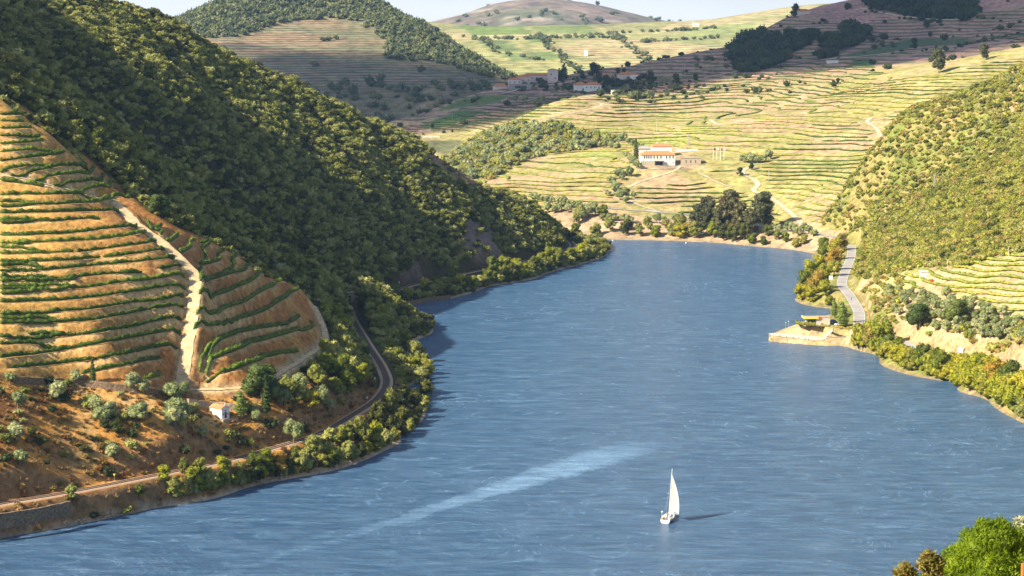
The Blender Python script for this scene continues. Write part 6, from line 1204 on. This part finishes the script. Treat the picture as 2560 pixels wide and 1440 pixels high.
mesh_obj('transom', [(x, y - .02, z) for x, y, z in secs[0]], [tuple(range(7))], M_white, boat)
dkV = [(s[0][0] * .985, s[0][1], s[0][2] - .06) for s in secs] + [(s[6][0] * .985, s[6][1], s[6][2] - .06) for s in secs]; mesh_obj('deck', dkV, [(i, i + 1, nS + 2 + i, nS + 1 + i) for i in range(nS)], M_white, boat)
V = []; 
for s_ in (0, 6):
    for s in secs: V += [(s[s_][0] * 1.01, s[s_][1], s[s_][2] + .05), (s[s_][0] * 1.0, s[s_][1], s[s_][2] - .35)]
k_ = nS + 1; mesh_obj('sheer_stripe', [(x * 1.012, y, z) for x, y, z in V], [(o_ + 2 * i, o_ + 2 * i + 1, o_ + 2 * i + 3, o_ + 2 * i + 2) for o_ in (0, 2 * k_) for i in range(nS)], M_white, boat)
b = MB(); b.add([(-.95, 3.3, 1.0), (.95, 3.3, 1.0), (.75, 7.6, 1.15), (-.75, 7.6, 1.15), (-.8, 3.5, 1.6), (.8, 3.5, 1.6), (.5, 7.0, 1.5), (-.5, 7.0, 1.5)], [(0, 1, 5, 4), (1, 2, 6, 5), (2, 3, 7, 6), (3, 0, 4, 7), (4, 5, 6, 7)]); cb = b.build('cabin', M_white, boat)
for s in (-1, 1): b = MB(); b.add([(s * .93, 4.0, 1.2), (s * .86, 6.3, 1.25), (s * .80, 6.2, 1.42), (s * .86, 4.1, 1.45)], [(0, 1, 2, 3)]); b.build('cabin_window', M_glass, cb)
b = MB(); b.box(-.95, .95, .5, 3.1, .96, 1.0); ck = b.build('cockpit_floor', plain('teak', (.32, .18, .09), .8), boat)
for s in (-1, 1): b = MB(); b.box(s * 1.1 - .2, s * 1.1 + .2, .5, 3.1, 1.0, 1.32); b.build('bench', M_white, boat)
b = MB(); b.tube((0, 5.6, 1.2), (0, 5.6, 15.2), .13, .08, 8); mast = b.build('mast', M_cwhite, boat)
b = MB(); b.box(-1.1, 1.1, 5.55, 5.65, 7.6, 7.7); b.build('spreader', M_metal, mast)
ba = radians(56); bd = Vector((sin(ba), -cos(ba), 0))   # boom swung out to starboard
b = MB(); B0 = Vector((0, 5.6, 2.35)); B1 = B0 + bd * 3.9; b.tube(B0, B1, .08, .06, 8); b.build('boom', M_metal, boat)
V = []; nu, nv = 9, 16; bn = Vector((cos(ba), sin(ba), 0))
for j in range(nv + 1):
    t_ = j / nv; z = 2.5 + t_ * 10.9; chord = 3.7 * (1 - t_) ** .62 + .15 if t_ < 1 else .15; chord = 3.75 * (1 - t_ ** 1.55) + .15 + .55 * sin(pi * t_)
    for i in range(nu + 1): c = i / nu; q = Vector((0, 5.6, z)) + bd * chord * c + bn * (chord * .16 * sin(pi * c ** .8)); V.append(q)
mesh_obj('mainsail', V, [(j * (nu + 1) + i, j * (nu + 1) + i + 1, (j + 1) * (nu + 1) + i + 1, (j + 1) * (nu + 1) + i) for j in range(nv) for i in range(nu)], M_sail, boat, True)
b = MB()
for a_, c_ in (((0, 5.6, 15), (0, 10.4, 1.4)), ((0, 5.6, 15), (0, .1, 1.2)), ((0, 5.6, 12), (1.5, 5.3, 1.2)), ((0, 5.6, 12), (-1.5, 5.3, 1.2))): b.tube(a_, c_, .02, .02, 4)
b.build('rigging', M_metal, boat); b = MB(); b.tube((-1.1, .3, 1.1), (-1.1, .3, 3.2), .05, .05, 6); b.tube((-1.1, .3, 3.2), (-1.1, .3, 3.5), .28, .28, 8); b.build('radar_pole', M_white, boat)
b = MB(); pts_ = [(-1.25, .2), (-1.35, 1.5), (-1.5, 3), (-1.5, 5), (-1.1, 8)]
for s in (-1, 1):
    for (x, y) in pts_: b.tube((s * x, y, 1.05), (s * x, y, 1.75), .025, .025, 4)
    for q0, q1 in zip(pts_, pts_[1:]): b.tube((s * q0[0], q0[1], 1.72), (s * q1[0], q1[1], 1.72), .02, .02, 4)
b.build('guard_rail', M_metal, boat); b = MB(); b.tube((-.9, .15, 1.35), (-.9, .0, 1.35), .33, .33, 12); b.build('life_ring', plain('orange_plastic', (.8, .28, .04), .6), boat)
def onboat(x, y, z): return boat.matrix_basis @ Vector((x, y, z)) if False else (Matrix.Translation(BP) @ Euler(boat.rotation_euler).to_matrix().to_4x4()) @ Vector((x, y, z))
person(onboat(.35, 1.4, .98), radians(60), M_red, M_blue, 'person in red seated in the cockpit of the sailboat', True); person(onboat(-.75, 1.0, .98), radians(-40), M_white, M_blue, 'person in white seated at the left of the sailboat cockpit', True); person(onboat(.25, 3.0, 1.0), radians(170), M_wood, M_blue, 'person in dark clothes standing by the cabin of the sailboat')
p = hit1(2129, 752, hills=[hillB]); person(p + np.array([0, 0, .12]), 2.0, M_blue, M_wood, 'person in dark clothes walking on the road near the bend')

# ------------------------------------------------------------------ foreground shrubs at the lower right corner, on the slope below the camera
M_broom = leaf_mat('broom_leaves', [(0, (.16, .24, .012)), (.5, (.23, .30, .014)), (1, (.31, .34, .02))], 1.6, .35)
M_fol2 = leaf_mat('olive_green_leaves', [(0, (.17, .16, .03)), (1, (.24, .20, .05))], 2.5, .3)
def fplant(name, Y, parts, mat, label, leaves, leaf, seed, up=0, narrow=.5, stem=M_bark, cat='shrub'):
    V = [(Vector(P3(u, v, Y + dy)), r * Y / FPX) for u, v, r, dy in parts]; c = sum((q for q, _ in V), Vector()) / len(V); zb = float(nearZ(np.array(c.x), np.array(c.y))); base = Vector((c.x, c.y, zb)); e = empty(name, base); tag(e, label, cat)
    cr = foliage('crown', [(*(q - base), r) for q, r in V], mat, 2, leaves, leaf, seed, jag=.25, up=up, narrow=narrow); COL.objects.link(cr); cr.parent = e; b = MB()
    for q, r in V[:12]: d = q - base; b.tube((0, 0, -.3), d * .55 + Vector((0, 0, -.1)), .09, .06, 6); b.tube(d * .55 + Vector((0, 0, -.1)), d, .06, .02, 5)
    b.build('stems', stem, e); return e
fplant('broom_bush', 56, [(2485, 1352, 48, 0), (2440, 1380, 44, -.4), (2525, 1362, 46, .3), (2400, 1410, 46, -.2), (2470, 1420, 55, -.6), (2545, 1420, 55, 0), (2360, 1435, 40, 0), (2420, 1460, 55, -.5), (2500, 1470, 60, -.7), (2570, 1380, 40, .5), (2340, 1470, 40, 0), (2460, 1318, 20, 0), (2500, 1315, 18, .2), (2425, 1345, 22, 0), (2580, 1470, 60, 0)], M_broom, 'bright yellow-green broom bush in the lower right foreground', 19000, .085, 5, up=1.1, narrow=.2)
fplant('small_oak_bush', 52, [(2322, 1396, 18, 0), (2340, 1410, 18, 0), (2312, 1415, 16, .1), (2335, 1432, 20, .1), (2325, 1450, 22, 0)], M_fol2, 'small olive-green leafy shrub left of the foreground broom', 1500, .075, 6)
fplant('small_oak_bush', 50, [(2265, 1424, 14, 0), (2250, 1436, 14, 0), (2275, 1440, 16, 0), (2262, 1455, 20, 0)], M_fol2, 'lowest leafy shrub poking up at the bottom edge', 1200, .075, 7)
fplant('pale_shrub', 60, [(2555, 1312, 18, 0), (2545, 1330, 14, 0), (2570, 1335, 26, 0), (2560, 1352, 20, .1)], leaf_mat('pale_blossom', [(0, (.42, .42, .28)), (1, (.55, .53, .38))], 2, .2), 'pale whitish shrub at the right edge above the broom', 1500, .08, 8)
q = Vector(P3(2557, 1440, 48)); zb = float(nearZ(np.array(q.x), np.array(q.y))); e = empty('marker_post', (q.x, q.y, zb)); tag(e, 'weathered orange post at the extreme lower right corner', 'post'); b = MB(); b.tube((0, 0, -.3), (0, 0, q.z - zb + .32), .06, .05, 8); b.build('post', plain('orange_rust', (.5, .14, .03), .7, .3, 4), e)
# red leaved bush and vine stakes on the right
single('red_bush', [foliage('red_bush', bush_lobes(random.Random(5), 6), plain('red_leaves', (.55, .07, .03), .7), 1, 200, .2, 5)], *[[c] for c in hit1(2328, 706, hills=[hillB])], [1.3], 'small bright red bush at the left edge of the right vineyard', 'bush', None)
nr_ = random.Random(8)
# ------------------------------------------------------------------ cloud that shades the far hills (outside the frame, high up on the sun's side)
def cloud(cx, cy, cz, RX, RY, n, seed, label):
    r = np.random.default_rng(seed); V0, F0 = ICO[2]; Vs = []; Fs = []; k = 0
    for i in range(n):
        a = r.random() * 6.28; q = math.sqrt(r.random()); s = 90 + 130 * (1 - q) * r.random() + 60 * r.random(); c = np.array([cx + cos(a) * q * RX, cy + sin(a) * q * RY, cz + r.normal() * 25])
        Vs.append(V0 * np.array([s * 1.3, s * 1.3, s * .4]) * (1 + (r.random((len(V0), 1)) - .5) * .3) + c); Fs.append(F0 + k); k += len(V0)
    o = mesh_obj('cloud', np.vstack(Vs), np.vstack(Fs), M_cloud, None, True); tag(o, label, 'cloud', None, 'stuff'); return o
m, t, pb = node_mat('cloud'); pb.inputs['Base Color'].default_value = (.85, .86, .88, 1); pb.inputs['Roughness'].default_value = 1
tp = N(t, 'ShaderNodeBsdfTransparent'); ms = N(t, 'ShaderNodeMixShader'); ms.inputs[0].default_value = .40; t.links.new(tp.outputs[0], ms.inputs[1]); t.links.new(pb.outputs[0], ms.inputs[2]); t.links.new(ms.outputs[0], t.nodes['Material Output'].inputs[0]); M_cloud = m
CLZ = 1400.0
def over(x, y, z=120): k = (CLZ - z) / sd.z; return x + sd.x * k, y + sd.y * k
CLOUDS = [((500, 2640), (430, 340), 26, 1, 'flat grey cloud drifting over the far right hill'), ((-230, 2780), (330, 330), 20, 2, 'flat grey cloud drifting over the far left hill'), ((30, 2480), (330, 190), 12, 3, 'small flat cloud over the hilltop estate')]
for (x, y), (rx, ry), n, sdd, lab in CLOUDS:
    X_, Y_ = over(x, y); cloud(X_, Y_, CLZ, rx, ry, n, sdd, lab)
# ------------------------------------------------------------------ haze: one box of thin even air
x0, x1, y0, y1, z0, z1 = -2600, 3200, -200, 8800, -15.5, 640
b = MB(); b.box(x0, x1, y0, y1, z0, z1); hz = b.build('haze', None); hz['kind'] = 'stuff'; hz['label'] = 'thin blue air haze filling the valley'; hz['category'] = 'haze'
m = bpy.data.materials.new('haze'); m.use_nodes = True; t = m.node_tree; t.nodes.remove(t.nodes['Principled BSDF']); pv = t.nodes.new('ShaderNodeVolumePrincipled'); pv.inputs['Color'].default_value = (.38, .62, 1, 1); pv.inputs['Density'].default_value = HAZE; pv.inputs['Anisotropy'].default_value = .3
t.links.new(pv.outputs[0], t.nodes['Material Output'].inputs['Volume']); hz.data.materials.append(m)
# ------------------------------------------------------------------ tell the members of smaller groups apart by their order in the picture
bpy.context.view_layer.update()
def ordinal(n): return {1: 'first', 2: 'second', 3: 'third', 4: 'fourth', 5: 'fifth', 6: 'sixth', 7: 'seventh', 8: 'eighth', 9: 'ninth', 10: 'tenth'}.get(n) or (str(n) + ('th' if 10 < n % 100 < 14 else {1: 'st', 2: 'nd', 3: 'rd'}.get(n % 10, 'th')))
SHORT = {'trees on the left river bank': ('bushy tree on the near left river bank, %s from the left', 0), 'trees on the far part of the left bank': ('sunlit tree by the far left bank railway, %s from the left', 0), 'trees on the near right bank': ('yellow-green tree on the near right bank, %s from the left', 0), 'trees on the wooded point': ('tree on the wooded point by the road, %s from the top', 1), 'trees on the far bank': ('bushy tree on the far bank, %s from the left', 0),
         'olive trees on the dry bank': ('grey-green olive tree on the dry chapel bank, %s from the left', 0), 'trees above the railway curve': ('lush tree above the railway curve, %s from the top', 1), 'dark trees by the distant estates': ('dark round tree by the distant estates, %s from the left', 0), 'waterline trees on the right bank': ('low tree leaning over the water on the near right bank, %s from the left', 0), 'belt trees on the right bank': ('tree in the belt just below the near right road, %s from the left', 0), 'waterline trees on the left bank': ('low tree hanging over the water on the near left bank, %s from the left', 0), 'waterline trees on the far left bank': ('low tree at the waterline of the far left bank, %s from the left', 0), 'vine rows left of the dirt track': ('vine row left of the pale dirt track, %s from the top', 1), 'vine rows at the top of the vineyard': ('vine row on the upper left brown terraces, %s from the top', 1),
         'curving vine rows right of the dirt track': ('curving vine row right of the dirt track, %s from the top', 1), 'vine rows on the far ridge end': ('dark vine row near the wooded ridge end, %s from the left', 0), 'vine rows of the right vineyard': ('vine row of the small right vineyard, %s from the top', 1), 'low bushes on the dry bank': ('low dark bush on the dry bank above the railway, %s from the left', 0)}
for g, (txt, ax) in SHORT.items():
    L_ = [o for o in scene.objects if o.get('group') == g]
    def key(o):
        if o.type == 'MESH': bb = np.array([c[:] for c in o.bound_box]); c = o.matrix_world @ Vector(bb.mean(0))
        else: c = o.location
        return float(proj(c[0], c[1], c[2])[ax])
    L_.sort(key=key)
    for i, o in enumerate(L_): o['label'] = txt % (ordinal(i + 1) if i < len(L_) - 1 or len(L_) == 1 else 'last')
